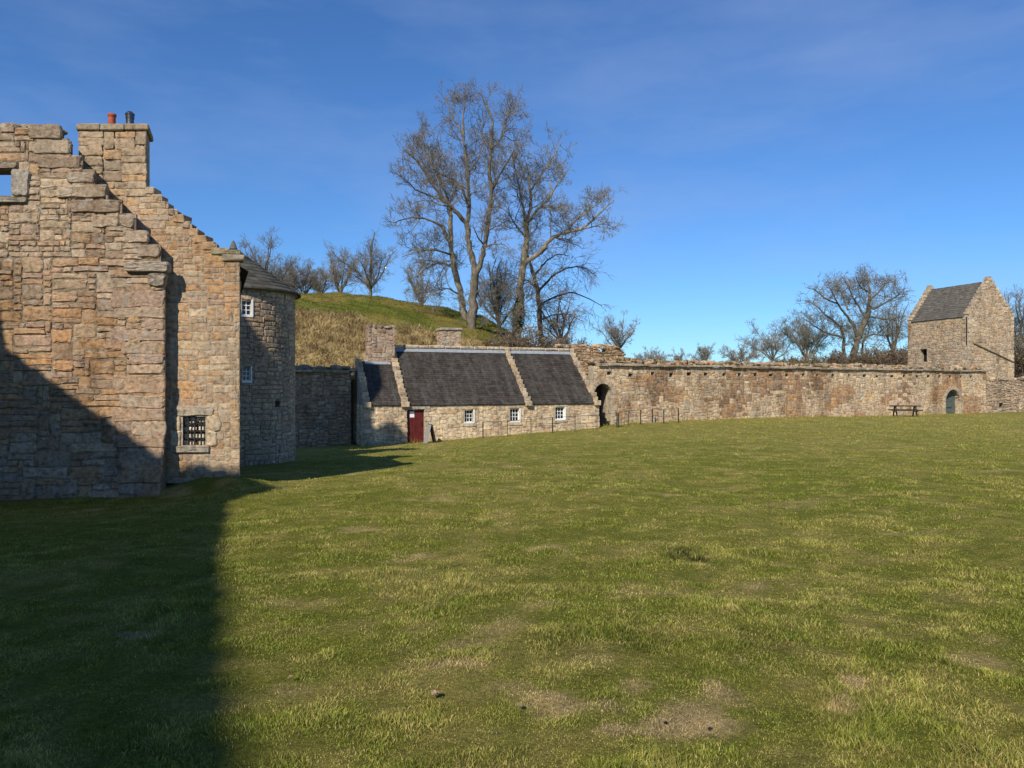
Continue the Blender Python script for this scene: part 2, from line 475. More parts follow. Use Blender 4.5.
clump = fbm(Xb * 4.2 + 11, Yb * 4.2 + 5, 3)
Lb *= .62 + .85 * sstep(.40, .66, clump); Cb = Cb * (.80 + .38 * sstep(.3, .66, fbm(Xb * 7 + 1, Yb * 7 + 77, 2)))[:, None]
rv = RS.rand(len(Xb))
straw = np.array((.48, .375, .165)); fresh = np.array((.145, .200, .029))
sm = (rv < .12 - .08 * sstep(8, 22, np.sqrt(Xb ** 2 + Yb ** 2)))[:, None]; fm = (rv > .70)[:, None]
Cb = np.where(sm, Cb * .4 + straw * .6, Cb); Cb = np.where(fm, Cb * .35 + fresh * .65, Cb)
Cb = Cb * (.75 + .7 * RS.rand(len(Xb)))[:, None] * 1.3
# dead straw lying in the bare patches
sx_ = []; sy_ = []
for (cx, cy), rx, ry, sg in PATCH:
    k_ = int(1500 * sg); sx_.append(cx + RS.randn(k_) * rx * .55); sy_.append(cy + RS.randn(k_) * ry * .75)
sx_ = np.concatenate(sx_); sy_ = np.concatenate(sy_); kk = (RS.rand(len(sx_)) < bare(sx_, sy_) * 1.3) & (sy_ > 1.8); sx_, sy_ = sx_[kk], sy_[kk]
sd = np.sqrt(sx_ ** 2 + sy_ ** 2)
Xb = np.concatenate([Xb, sx_]); Yb = np.concatenate([Yb, sy_]); Lb = np.concatenate([Lb, .010 + .018 * RS.rand(len(sx_))]); Wb = np.concatenate([Wb, np.clip(.0018 + .00045 * sd, .003, .02)])
Cb = np.concatenate([Cb, np.array((.50, .40, .20))[None] * (.45 + .75 * RS.rand(len(sx_)))[:, None]])
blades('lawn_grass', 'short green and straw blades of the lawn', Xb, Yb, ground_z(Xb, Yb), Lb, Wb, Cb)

# ------------------------------------------------------------------ masonry
class Plane:
    Dv = None
    def __init__(s, O, U, Nn, bat=None):
        s.O = Vector(O); s.U = Vector(U).normalized(); s.N = Vector(Nn).normalized(); s.bat = bat
    def __call__(s, u, v, d):
        if s.bat: d = d + s.bat(u, v)
        p = s.O + s.U * u + (s.Dv if s.Dv is not None and d < 0 else s.N) * d
        return Vector((p.x, p.y, p.z + v))
    def uv(s, px, py):
        k = Vector(((px - 512) / F, 1, (HZ - py) / F))
        o = Vector((0, 0, ZE))
        t = (s.O - o).dot(s.N) / k.dot(s.N)
        q = o + k * t - s.O
        return q.dot(s.U), q.z
class Cyl:
    def __init__(s, C, R0, a0): s.C = Vector(C); s.R = R0; s.a0 = a0
    def __call__(s, u, v, d):
        a = s.a0 + u / s.R
        return Vector((s.C.x + (s.R + d) * math.cos(a), s.C.y + (s.R + d) * math.sin(a), s.C.z + v))

def inpoly(poly):
    def f(u, v):
        c = False; j = len(poly) - 1
        for i in range(len(poly)):
            xi, yi = poly[i]; xj, yj = poly[j]
            if (yi > v) != (yj > v) and u < (xj - xi) * (v - yi) / (yj - yi) + xi: c = not c
            j = i
        return c
    return f

def pick(pal):
    s = sum(w for w, _ in pal); r = R(0, s)
    for w, c in pal:
        r -= w
        if r <= 0: break
    if len(pal) > 1:
        m = [sum(w * q[i] for w, q in pal) / s for i in range(3)]
        c = [c[i] * .44 + m[i] * .56 for i in range(3)]
    k = R(.84, 1.16); h = R(-.03, .03)
    return (c[0] * k * (1 + h) * 1.20, c[1] * k * 1.125, c[2] * k * (1 - h) * 1.04)

def one_stone(mb, fr, u0, u1, v0, v1, d, col, hi=True, back=-.02, smear=0.0):
    w = u1 - u0; h = v1 - v0; cu = (u0 + u1) / 2; cv = (v0 + v1) / 2
    r = min(w, h) * R(.07, .26)
    j = min(w, h) * (.10 if hi else .08)
    pts = []
    n = 3 if hi else 2
    ns_ = (2 if w > h * 1.6 else 1) if hi else (1 if w > h * 1.4 else 0)
    cor = []
    for sx, sy, a0 in ((1, 1, 0), (-1, 1, 90), (-1, -1, 180), (1, -1, 270)):
        jx, jy = R(-j, j), R(-j, j); rr = r * R(.6, 1.4)
        cs = []
        for k in range(n):
            a = math.radians(a0 + 90 * k / (n - 1))
            cs.append((cu + sx * (w / 2 - rr) + rr * math.cos(a) + jx, cv + sy * (h / 2 - rr) + rr * math.sin(a) + jy * .6))
        cor.append(cs)
    for q in range(4):
        pts += cor[q]
        p0 = cor[q][-1]; p1 = cor[(q + 1) % 4][0]
        horiz = abs(p1[0] - p0[0]) > abs(p1[1] - p0[1])
        for k in range(ns_ if horiz else (1 if hi and h > .2 else 0)):
            f = (k + 1) / ((ns_ if horiz else 1) + 1)
            x = p0[0] + (p1[0] - p0[0]) * f; y = p0[1] + (p1[1] - p0[1]) * f
            if horiz: y += R(-.9, .7) * j * (1 if y < cv else -1) * -1
            else: x += R(-.6, .6) * j
            pts.append((x, y))
    m = len(pts)
    tu = R(-.10, .10) * d / max(w, .1) * 2; tv = R(-.12, .12) * d / max(h, .1) * 2
    b = min(w, h)
    rings = [(1.0, 0.0, back), (1.0, .0, d * .55), (1 - .045, 1, d)]
    if hi: rings.append((.6, 1, d * R(.9, 1.08)))
    vs = []
    for s, jt, dd in rings:
        for (pu, pv) in pts:
            x = cu + (pu - cu) * s; y = cv + (pv - cv) * (s if s > .8 else s)
            if s == 1 - .045:
                e = min(.016, b * .09)
                x = pu - math.copysign(min(e, abs(pu - cu)), pu - cu); y = pv - math.copysign(min(e, abs(pv - cv)), pv - cv)
            z = dd + jt * (tu * (x - cu) + tv * (y - cv)) + (R(-.14, .14) * d * jt if hi else 0)
            if s == 1 - .045: z -= d * max(0, R(-.5, 1.1)) * smear
            elif dd > 0 and not jt: z -= d * R(0, .9) * smear
            vs.append(fr(x, y, z))
    vs.append(fr(cu, cv, d * R(.9, 1.08)))
    fs = []
    for i in range(len(rings) - 1):
        for k in range(m):
            k2 = (k + 1) % m
            fs.append((i * m + k, i * m + k2, (i + 1) * m + k2, (i + 1) * m + k))
    L = (len(rings) - 1) * m
    for k in range(m): fs.append((L + k, L + (k + 1) % m, len(vs) - 1))
    mb.add(vs, fs, col)

def masonry(mb, fr, u0, u1, v0, v1, mask, hr, lr, pal, d=.035, gap=.012, hi=True, split=.2, palf=None, wave=.02):
    """rubble laid in broken courses: stones are packed one after another into a fine grid"""
    c = hr[0] * .55
    nu = max(1, int(round((u1 - u0) / c))); nv = max(1, int(round((v1 - v0) / c)))
    cu_ = (u1 - u0) / nu; cv_ = (v1 - v0) / nv
    free = [[mask is None or bool(mask(u0 + (i + .5) * cu_, v0 + (j + .5) * cv_)) for i in range(nu)] for j in range(nv)]
    hmin = max(1, int(round(hr[0] / cv_))); hmax = max(hmin, int(round(hr[1] / cv_)))
    wmin = max(1, int(round(lr[0] / cu_))); wmax = max(wmin, int(round(lr[1] / cu_)))
    seed = R(0, 100)
    for j in range(nv):
        ch = random.randint(hmin, hmax)
        i = 0; row = free[j]
        while i < nu:
            if not row[i]: i += 1; continue
            run = 0
            while i + run < nu and row[i + run] and run < wmax * 2: run += 1
            h = ch if R(0, 1) < .55 else random.randint(hmin, hmax)
            if R(0, 1) < split: h = max(hmin, h // 2)
            w = max(random.randint(wmin, wmax), int(h * R(.9, 2.4) * cv_ / cu_))
            if h <= hmin and R(0, 1) < .5: w = max(1, int(w * .7))
            if run - w < max(1, wmin // 2): w = min(run, int(wmax * 1.3))
            w = min(w, run); h = min(h, nv - j)
            k = 1
            while k < h and all(free[j + k][i:i + w]): k += 1
            h = k
            if nv - j - h == 1 and all(free[j + h][i:i + w]): h += 1
            for q in range(h):
                for t in range(w): free[j + q][i + t] = False
            ua = u0 + i * cu_; va = v0 + j * cv_; ub = ua + w * cu_; vb = va + h * cv_
            def wv(x, y): return (wave * math.sin(x * 1.7 + seed + y * .6) + wave * .5 * math.sin(x * 4.1 + y * 2.0 + seed)) if wave else 0
            g = gap * R(.6, 1.4); jt = c * .16
            pl = palf((ua + ub) / 2, (va + vb) / 2) if palf else pal
            w_ = wv((ua + ub) / 2, va)
            one_stone(mb, fr, ua + g + R(-jt, jt) * (i > 0), ub - g + R(-jt, jt) * (i + w < nu), va + g + w_ + R(-jt, jt) * .6, vb - g + w_ + R(-jt, jt) * .6, d * R(.55, 1.35), pick(pl), hi, -.02, .9)
            i += w

def sheet(mb, fr, u0, u1, v0, v1, mask, step, T, col):
    """solid wall body made of cells, with real reveals at every opening"""
    nu = max(1, round((u1 - u0) / step)); nv = max(1, round((v1 - v0) / step))
    du = (u1 - u0) / nu; dv = (v1 - v0) / nv
    occ = [[mask is None or mask(u0 + (i + .5) * du, v0 + (j + .5) * dv) for j in range(nv)] for i in range(nu)]
    idx = {}; vs = []
    def V(i, j, k):
        key = (i, j, k)
        if key not in idx:
            idx[key] = len(vs); vs.append(fr(u0 + i * du, v0 + j * dv, 0 if k == 0 else -T))
        return idx[key]
    fs = []
    for i in range(nu):
        for j in range(nv):
            if not occ[i][j]: continue
            fs.append((V(i, j, 0), V(i + 1, j, 0), V(i + 1, j + 1, 0), V(i, j + 1, 0)))
            fs.append((V(i, j, 1), V(i, j + 1, 1), V(i + 1, j + 1, 1), V(i + 1, j, 1)))
            if i == 0 or not occ[i - 1][j]: fs.append((V(i, j, 1), V(i, j, 0), V(i, j + 1, 0), V(i, j + 1, 1)))
            if i == nu - 1 or not occ[i + 1][j]: fs.append((V(i + 1, j, 0), V(i + 1, j, 1), V(i + 1, j + 1, 1), V(i + 1, j + 1, 0)))
            if j == 0 or not occ[i][j - 1]: fs.append((V(i, j, 1), V(i + 1, j, 1), V(i + 1, j, 0), V(i, j, 0)))
            if j == nv - 1 or not occ[i][j + 1]: fs.append((V(i, j + 1, 0), V(i + 1, j + 1, 0), V(i + 1, j + 1, 1), V(i, j + 1, 1)))
    mb.add(vs, fs, col)

def rect(a, b, c, d): return lambda u, v: a < u < b and c < v < d
def minus(m, *holes): return lambda u, v: m(u, v) and not any(h(u, v) for h in holes)
def archhole(uc, hw, v0, vs, rise=None):
    rise = rise or hw
    return lambda u, v: abs(u - uc) < hw and v > v0 and (v < vs or ((u - uc) / hw) ** 2 + ((v - vs) / rise) ** 2 < 1)

OCHRE = (.42, .255, .115); PINKB = (.34, .235, .165); GREYB = (.355, .30, .235); PALE = (.47, .395, .285); DARKB = (.20, .15, .11); ORNG = (.43, .225, .09); MAUVE = (.285, .215, .19); YEL = (.44, .345, .20)
PAL_A = [(2, (.30, .225, .15)), (3, OCHRE), (3, PINKB), (3.5, GREYB), (1.5, PALE), (1, DARKB), (.9, ORNG), (1.5, MAUVE)]
PAL_Atop = [(1, OCHRE), (3, PINKB), (5, GREYB), (3.0, PALE), (1, DARKB), (1.5, MAUVE)]
PAL_B = [(4, (.31, .24, .16)), (2.5, OCHRE), (3, PINKB), (4, GREYB), (2, PALE), (1.5, YEL), (.4, DARKB), (1, MAUVE)]
PAL_T = [(3, (.40, .28, .20)), (4, (.38, .32, .25)), (2, (.46, .38, .28)), (2, (.46, .36, .22)), (1, MAUVE)]
PAL_C = [(2, (.48, .32, .17)), (2, (.46, .35, .26)), (1.5, (.46, .40, .32)), (7, (.60, .51, .37)), (4, (.60, .49, .31))]
PAL_W = [(3, OCHRE), (2, PINKB), (2, GREYB), (9, (.58, .48, .345)), (5, (.56, .45, .28)), (.7, ORNG), (.8, MAUVE)]
PAL_G = [(1, OCHRE), (3, PINKB), (6, GREYB), (3, PALE), (2, YEL), (1, DARKB)]
MORTAR = (.27, .215, .15); MORT_P = (.40, .335, .245)

# ---- ruined wall (left foreground)
YA = 14.73
flare = lambda u, v: .55 * max(0.0, min(1.0, (0.75 - v) / 1.9)) ** 1.4 + .02
pA = Plane((0, YA, 0), (1, 0, 0), (0, -1, 0), flare)
LEFTX = -16.3
pA.Dv = Vector((.40, -1, 0))
prof = [(28, 129), (28, 125), (62, 125), (62, 140), (71, 140), (71, 155), (82, 155), (82, 170), (96, 170), (96, 185), (108, 185), (108, 199),
        (122, 199), (122, 214), (136, 214), (136, 229), (149, 229), (149, 244), (161, 244), (161, 259), (166, 262)]
polyA = [pA.uv(*q) for q in prof]
uR = pA.uv(165.5, 400)[0]
polyA = [(LEFTX, polyA[0][1])] + polyA + [(uR, -1.2), (LEFTX, -1.2)]
w0 = pA.uv(-12, 198); w1 = pA.uv(12.5, 171)
holeA = rect(w0[0], w1[0], w0[1], w1[1])
niche = (pA.uv(22, 470), pA.uv(62, 436))
maskA = minus(inpoly(polyA), holeA)
wallA = thing('ruined_wall', (uR - 2, YA, gz(uR - 2, YA - .7)), 'tall broken rubble wall at the left edge, its top stepping down to the right and a square gap open to the sky', 'ruined wall')
mb = MB()
sheet(mb, pA, LEFTX, uR, -1.0, 6.75, maskA, .085, .40, MORTAR)
PAL_Amid = [(4, OCHRE), (3, PINKB), (3, GREYB), (2, PALE), (1, DARKB), (1.0, ORNG), (1.2, MAUVE), (2, (.30, .225, .15))]
def palA(u, v):
    if v > 3.9 + R(-.5, .5): return PAL_Atop
    return PAL_Amid if v > .9 else PAL_A
lowA = pA.uv(0, 400)[1]
masonry(mb, pA, -11.6, uR, -.95, pA.uv(0, 259)[1], maskA, (.105, .30), (.22, .85), PAL_A, .027, .005, True, .45, palA, .03)
masonry(mb, pA, -11.6, uR, pA.uv(0, 259)[1] + .01, 6.66, maskA, (.10, .24), (.18, .62), PAL_A, .024, .005, True, .4, palA, .02)
masonry(mb, pA, LEFTX, -11.6, -.9, 6.5, maskA, (.2, .34), (.4, .8), PAL_A, .05, .015, False, .1)
mb.build('wall', M['rubble_near'], wallA)
mb = MB()
for a, b, c, d in [(29, 62.5, 125, 139.5), (36.5, 71, 140.5, 154.5), (39, 82, 156, 169.3), (69, 96, 172, 184.3), (59, 108.5, 185, 199), (72, 122, 200, 213.8), (94, 121, 215, 228), (121.5, 136.5, 215.5, 228.5),
                   (125, 150, 230, 244), (139, 162, 245, 258)]:
    q0 = pA.uv(a, d); q1 = pA.uv(b, c)
    one_stone(mb, pA, q0[0], q1[0] - R(0, .03), q0[1] + .005, q1[1] - .005, .042 + R(0, .02), pick([(2, GREYB), (2, (.38, .33, .26)), (2, PINKB), (1, DARKB)]), True)
# dressed stones at the right-hand corner of the wall
v = -.6
while v < pA.uv(0, 275)[1]:
    h = R(.18, .40); l = R(.4, 1.1) if R(0, 1) < .7 else R(.25, .4)
    one_stone(mb, pA, uR - l, uR + R(-.03, .006), v + .006, min(v + h, pA.uv(0, 274)[1]) - .006, .03 + R(0, .014), pick([(2, GREYB), (2, PINKB), (1, OCHRE), (1, MAUVE), (1, (.37, .31, .24))]), True)
    v += h
q0 = pA.uv(127, 273); q1 = pA.uv(171, 262)
one_stone(mb, pA, q0[0], q1[0], q0[1], q1[1], .13, (.38, .32, .25), True)
q0 = pA.uv(150, 286); q1 = pA.uv(169, 273)
one_stone(mb, pA, q0[0], q1[0] - .02, q0[1], q1[1] - .01, .10, (.33, .27, .21), True)
# frame of the gap
q0 = pA.uv(-30, 170); q1 = pA.uv(19, 162)
one_stone(mb, pA, q0[0], q1[0], q0[1], q1[1], .07, (.27, .22, .16), True)
q0 = pA.uv(13, 197); q1 = pA.uv(31.5, 170)
one_stone(mb, pA, q0[0], q1[0], q0[1], q1[1], .065, (.38, .33, .27), True)
q0 = pA.uv(-25, 203.5); q1 = pA.uv(29, 198.3)
one_stone(mb, pA, q0[0], q1[0], q0[1], q1[1], .08, (.36, .32, .25), True)
mb.build('dressed_stones', M['rubble_near'], wallA)
mb = MB()
for i in range(46):
    x = R(-11, -8.95); mb.lump((x, YA + R(.08, .45), polyA[0][1] + R(-.02, .09)), R(.08, .22), R(.08, .18), R(.05, .11), pick([(3, GREYB), (2, (.42, .40, .34)), (1, DARKB)]), .3)
for (a, b) in zip(prof[3::2], prof[4::2]):
    for k in range(2):
        q = pA.uv(a[0] - R(2, 14), a[1]); mb.lump((q[0], YA + R(.1, .4), q[1] + .01), R(.05, .12), R(.06, .12), R(.03, .06), pick([(3, GREYB), (1, DARKB)]), .3)
mb.build('loose_stones', M['rubble_near'], wallA)

# ---- gabled house
YB = 15.0
pB = Plane((0, YB, 0), (1, 0, 0), (0, -1, 0))
pB.Dv = Vector((.40, -1, 0))
uBR = pB.uv(239.5, 400)[0]
apex_l = pB.uv(79, 186); apex_r = pB.uv(147, 186); eav = pB.uv(213, 248)
steps = []
ns = 9
for i in range(ns):
    ua = apex_r[0] + (eav[0] - apex_r[0]) * i / ns; ub = apex_r[0] + (eav[0] - apex_r[0]) * (i + 1) / ns
    vv = apex_r[1] + (eav[1] - apex_r[1]) * (i + .35) / ns
    steps += [(ua, vv), (ub, vv)]
ub = pB.uv(240, 253)
uL = 2 * (apex_l[0] + apex_r[0]) / 2 - uBR
slopeL = [(apex_l[0], apex_l[1]), (uL + .3, eav[1] - .1), (uL, eav[1] - .1)]
polyB = steps + [(uBR, pB.uv(0, 254)[1]), (uBR, -.4), (uL, -.4)] + slopeL[::-1]
hb0 = pB.uv(181, 446); hb1 = pB.uv(207, 416)
holeB = rect(hb0[0], hb1[0], hb0[1], hb1[1])
maskB = minus(inpoly(polyB), holeB)
house = thing('gabled_house', ((uBR + uL) / 2, YB + 3, gz(-7, 15.2)), 'roofed stone house with a stepped gable and chimney rising behind the ruined wall', 'house')
mb = MB()
sheet(mb, pB, uL, uBR, -.3, 5.7, maskB, .075, .3, MORT_P)
PAL_B2 = [(3, (.31, .24, .16)), (4, OCHRE), (4, PINKB), (2, GREYB), (1, PALE), (1, ORNG), (1, MAUVE)]
def palB(u, v):
    return PAL_B2 if mnoise.noise(Vector((u * .7, v * .8, 9.2))) + R(-.15, .15) > .12 else PAL_B
masonry(mb, pB, uL + 2.2, uBR, -.2, 5.7, maskB, (.105, .20), (.2, .52), PAL_B, .011, .005, True, .3, palB, .015)
# side wall and back of the house, running away from the camera
e = Vector((-.37, .929, 0)); nR = Vector((.929, .37, 0))
pBR = Plane((uBR - .02, YB + .05, 0), e, nR)
LB = 4.6
sheet(mb, pBR, .2, LB, -.8, pB.uv(0, 258)[1], None, .4, .3, MORT_P)
masonry(mb, pBR, .10, LB, -.75, pB.uv(0, 258)[1], None, (.14, .26), (.25, .6), PAL_B, .03, .01, False, .1)
pBL = Plane((uL + .02, YB + .05, 0), e, -nR)
sheet(mb, pBL, 0, LB, -.8, eav[1] - .1, None, .8, .3, MORT_P)
mb.build('wall', M['rubble_pale'], house)
mb = MB()   # crow steps
for i in range(ns):
    ua = apex_r[0] + (eav[0] - apex_r[0]) * i / ns; ub2 = apex_r[0] + (eav[0] - apex_r[0]) * (i + 1) / ns
    vv = apex_r[1] + (eav[1] - apex_r[1]) * (i + .35) / ns
    mb.box(((ua + ub2) / 2 - .02, YB + .15, vv - .05), ((ub2 - ua) / 2 + R(-.02, .05), 0, 0), (0, .18, 0), (0, 0, R(.05, .085)), pick([(1, PALE), (2, GREYB), (1, OCHRE), (2, DARKB)]), .015, .015)
q0 = pB.uv(211, 0)[0]
mb.build('crow_steps', M['rubble_pale'], house)
mb = MB()
mb.box(((q0 + uBR) / 2 - .05, YB + .16, pB.uv(0, 252)[1]), ((uBR - q0) / 2 + .03, 0, 0), (-.08, .2, 0), (0, 0, .05), (.25, .22, .13), .015, .02)
mb.box((uBR - .16, YB + .1, pB.uv(0, 258)[1]), (.22, 0, 0), (-.06, .16, 0), (0, 0, .06), (.36, .30, .22), .012, .02)
mb.build('gable_foot', M['rubble_pale'], house)
# roof slopes behind the gable
mb = MB()
uc = (apex_l[0] + apex_r[0]) / 2; zr = apex_r[1] - .05; ze = eav[1] - .40
def slates(mb, fr, U, L, cw, ch, th=.022, pal=None, skip=None):
    v = 0; r = 0
    while v < L:
        u = -R(0, cw) if r % 2 else -R(0, cw) * .5
        while u < U:
            w = cw * R(.75, 1.25); a = max(u, 0); b = min(u + w, U)
            if b - a > .03:
                t = th * R(.7, 1.5); ov = min(L, v + ch * 1.15); g = .006
                vs = [fr(a + g, v + R(-.012, .012), .004), fr(b - g, v + R(-.012, .012), .004), fr(b - g, v, t), fr(a + g, v, t), fr(b - g, ov, t * .35), fr(a + g, ov, t * .35)]
                k = R(.75, 1.28); c = (.053 * k * R(.95, 1.08), .045 * k, .038 * k * R(.95, 1.06))
                if pal: c = pick(pal)
                mb.add(vs, [(0, 1, 2, 3), (3, 2, 4, 5), (0, 3, 5), (1, 4, 2)], c)
            u += w
        v += ch * R(.92, 1.08); r += 1
class Slope:
    def __init__(s, O, U, S):
        s.O = Vector(O); s.U = Vector(U).normalized(); s.S = Vector(S).normalized(); s.N = s.U.cross(s.S).normalized()
        if s.N.z < 0: s.N = -s.N
    def __call__(s, u, v, d): return s.O + s.U * u + s.S * v + s.N * d
half = uBR - uc
for sgn in (1, -1):
    o0 = Vector((uc + sgn * (half + .05), YB + .35, ze - .02)); top = Vector((uc, YB + .35, zr))
    S = top - o0; sl = Slope(o0, e, S)
    slates(mb, sl, LB - .3, S.length, .3, .24)
    mb.add([sl(0, 0, 0), sl(LB - .3, 0, 0), sl(LB - .3, S.length, 0), sl(0, S.length, 0)], [(0, 1, 2, 3)], (.04, .04, .04))
mb.build('roof', M['slate'], house)
mb = MB()
bk = e * (LB - .05)
gv = [Vector((uBR, YB, -.5)) + bk, Vector((uL, YB, -.5)) + bk, Vector((uL, YB, ze)) + bk, Vector((uc, YB, zr - .03)) + bk, Vector((uBR, YB, ze)) + bk]
mb.add(gv, [(0, 1, 2, 3, 4)], MORT_P)
mb.build('back_wall', M['rubble_pale'], house)
# barred window
win = MB()
cx = (hb0[0] + hb1[0]) / 2; cz = (hb0[1] + hb1[1]) / 2
pBk = Plane((0, YB + .13, 0), (1, 0, 0), (0, -1, 0))
win.box((cx, YB + .27, cz), ((hb1[0] - hb0[0]) / 2 + .06, 0, 0), (0, .045, 0), (0, 0, (hb1[1] - hb0[1]) / 2 + .06), (.2, .17, .13))
masonry(win, pBk, hb0[0], hb1[0], hb0[1], hb1[1], None, (.12, .19), (.14, .24), [(1, (.60, .55, .46)), (1, (.5, .46, .38))], .02, .008, True, 0)
wo = win.build('window', M['rubble_pale'], house)
g = MB()
for i in range(1, 4):
    x = hb0[0] + (hb1[0] - hb0[0]) * i / 4; g.bar((x, YB + .04, hb0[1]), (x, YB + .04, hb1[1]), .026)
for i in range(1, 4):
    z = hb0[1] + (hb1[1] - hb0[1]) * i / 4; g.bar((hb0[0], YB + .065, z), (hb1[0], YB + .065, z), .028)
g.build('grille', M['iron'], wo)
s = MB()
one_stone(s, pB, hb0[0] - .12, hb1[0] + .14, hb1[1] + .003, hb1[1] + .2, .035, (.40, .33, .24))
one_stone(s, pB, hb0[0] - .1, hb1[0] + .06, hb0[1] - .13, hb0[1] - .003, .06, (.36, .31, .24))
for zz in (0, 1):
    hh = (hb1[1] - hb0[1]) / 2
    one_stone(s, pB, hb1[0] + .004, hb1[0] + (.2, .3)[zz], hb0[1] + hh * zz + .005, hb0[1] + hh * (zz + 1) - .005, .034, pick([(1, PALE)]))
    one_stone(s, pB, hb0[0] - (.2, .13)[zz], hb0[0] - .004, hb0[1] + hh * zz + .005, hb0[1] + hh * (zz + 1) - .005, .034, pick([(1, PALE)]))
s.build('surround', M['rubble_pale'], wo)
# chimney
ch = MB()
c0 = pB.uv(79, 190); c1 = pB.uv(146.5, 131)
pc = Plane((0, YB - .02, 0), (1, 0, 0), (0, -1, 0))
cd = .62
EH = Vector((-.35, 1, 0))
ch.box(Vector(((c0[0] + c1[0]) / 2, YB, (c0[1] + c1[1]) / 2 - .15)) + EH * cd / 2, ((c1[0] - c0[0]) / 2 - .015, 0, 0), EH * (cd / 2 - .015), (0, 0, (c1[1] - c0[1]) / 2 + .15), MORT_P)
PCH = [(2, (.33, .27, .20)), (2, (.37, .29, .20)), (1, OCHRE), (2, (.29, .25, .20))]
masonry(ch, pc, c0[0], c1[0], c0[1] - .12, c1[1], None, (.13, .18), (.25, .62), PCH, .010, .004, True, .2, None, 0.004)
pcr = Plane((c1[0] - .015, YB - .01, 0), EH, (1, .35, 0))
masonry(ch, pcr, 0, cd, c0[1] - .12, c1[1], None, (.13, .18), (.25, .5), PCH, .010, .004, True, 0, None, 0)
pcl = Plane((c0[0] + .015, YB - .01, 0), EH, (-1, -.35, 0))
masonry(ch, pcl, 0, cd, c0[1] - .12, c1[1], None, (.13, .18), (.25, .5), PCH, .010, .004, True, 0, None, 0)
cho = ch.build('chimney', M['rubble_pale'], house)
cp = MB(); zc = c1[1]
for i in range(3):
    a = c0[0] - .05 + (c1[0] - c0[0] + .10) * i / 3; b = c0[0] - .05 + (c1[0] - c0[0] + .10) * (i + 1) / 3
    cp.box(Vector(((a + b) / 2, YB, zc + .065)) + EH * cd / 2, ((b - a) / 2 - .004, 0, 0), EH * (cd / 2 + .07), (0, 0, .062), pick([(1, (.26, .22, .16)), (1, (.30, .26, .19))]), .008, .02)
cp.box(Vector(((c0[0] + c1[0]) / 2, YB, zc + .15)) + EH * cd / 2, ((c1[0] - c0[0]) / 2 - .12, 0, 0), EH * (cd / 2 - .1), (0, 0, .03), (.28, .25, .18), .02, .02)
cp.build('cap', M['rubble_pale'], cho)
t0 = pB.uv(112, 111); pt = MB()
pt.lathe((t0[0] * (YB + .3) / YB, YB + .3, zc + .12), [(.085, 0), (.085, .04), (.072, .06), (.068, .25), (.08, .27), (.085, .30), (.078, .32), (.06, .32), (.055, .18)], 20)
pt.build('chimney_pot', M['terracotta'], cho, smooth=False)
t0 = pB.uv(130, 110); pt = MB()
pt.lathe((t0[0] * (YB + .3) / YB, YB + .3, zc + .12), [(.09, 0), (.09, .05), (.078, .055), (.074, .22), (.082, .225), (.082, .29), (.09, .30), (.09, .325), (.04, .37), (.01, .38)], 20)
po = pt.build('chimney_flue', M['flue'], cho)

# ---- round stair turret
zt = gz(-7.3, 22.3) - .4
turret = thing('round_tower', (TC.x, TC.y, zt), 'round rubble stair tower with a conical slate roof and small white windows', 'tower')
zev = ZE + (HZ - 293) / F * 24.0
cyl = Cyl((TC.x, TC.y, 0), TR, math.radians(-180))     # u runs from the left round the front
full = 2 * math.pi * TR
def tu(px):       # u of a pixel column on the front half
    for k in range(2000):
        a = -math.pi + math.pi * k / 2000
        x = TC.x + TR * math.cos(a); y = TC.y + TR * math.sin(a)
        if 512 + F * x / y >= px and y < TC.y + .5: return (a + math.pi) * TR
    return full / 2
wt = []
for px, pyt, pyb, hwid in ((246.5, 298.5, 314.5, .15), (246.5, 366, 381, .115)):
    u = tu(px); Yf = TC.y - TR
    z0 = ZE + (HZ - pyb) / F * Yf; z1 = ZE + (HZ - pyt) / F * Yf
    wt.append((u, hwid, z0, z1))
hT = [rect(u - w, u + w, a, b) for u, w, a, b in wt]
slit = rect(tu(277) - .1, tu(277) + .1, ZE + (HZ - 408) / F * 22.4, ZE + (HZ - 401) / F * 22.4)
maskT = minus(lambda u, v: True, *hT, slit)
mb = MB()
sheet(mb, cyl, 0, full, zt, zev, maskT, .11, .3, MORTAR)
masonry(mb, cyl, 0, full * .62, zt, zev, maskT, (.12, .23), (.22, .5), PAL_T, .022, .008, True, .2, None, .01)
mb.lathe((TC.x, TC.y, zt), [(TR - .4, 0.), (TR - .4, zev - zt)], 24, (.02, .02, .02))
mb.build('wall', M['rubble_pale'], turret)
ft = MB()
ft.lathe((TC.x, TC.y, 0), [(TR + .02, zev - .10), (TR + .10, zev - .07), (TR + .12, zev), (TR + .02, zev + .02)], 48, (.22, .18, .14), False)
ft.build('eaves_course', M['rubble_pale'], turret)
rf = MB(); zap = ZE + (HZ - 246) / F * 24.0; RO = TR + .2
rows = 12
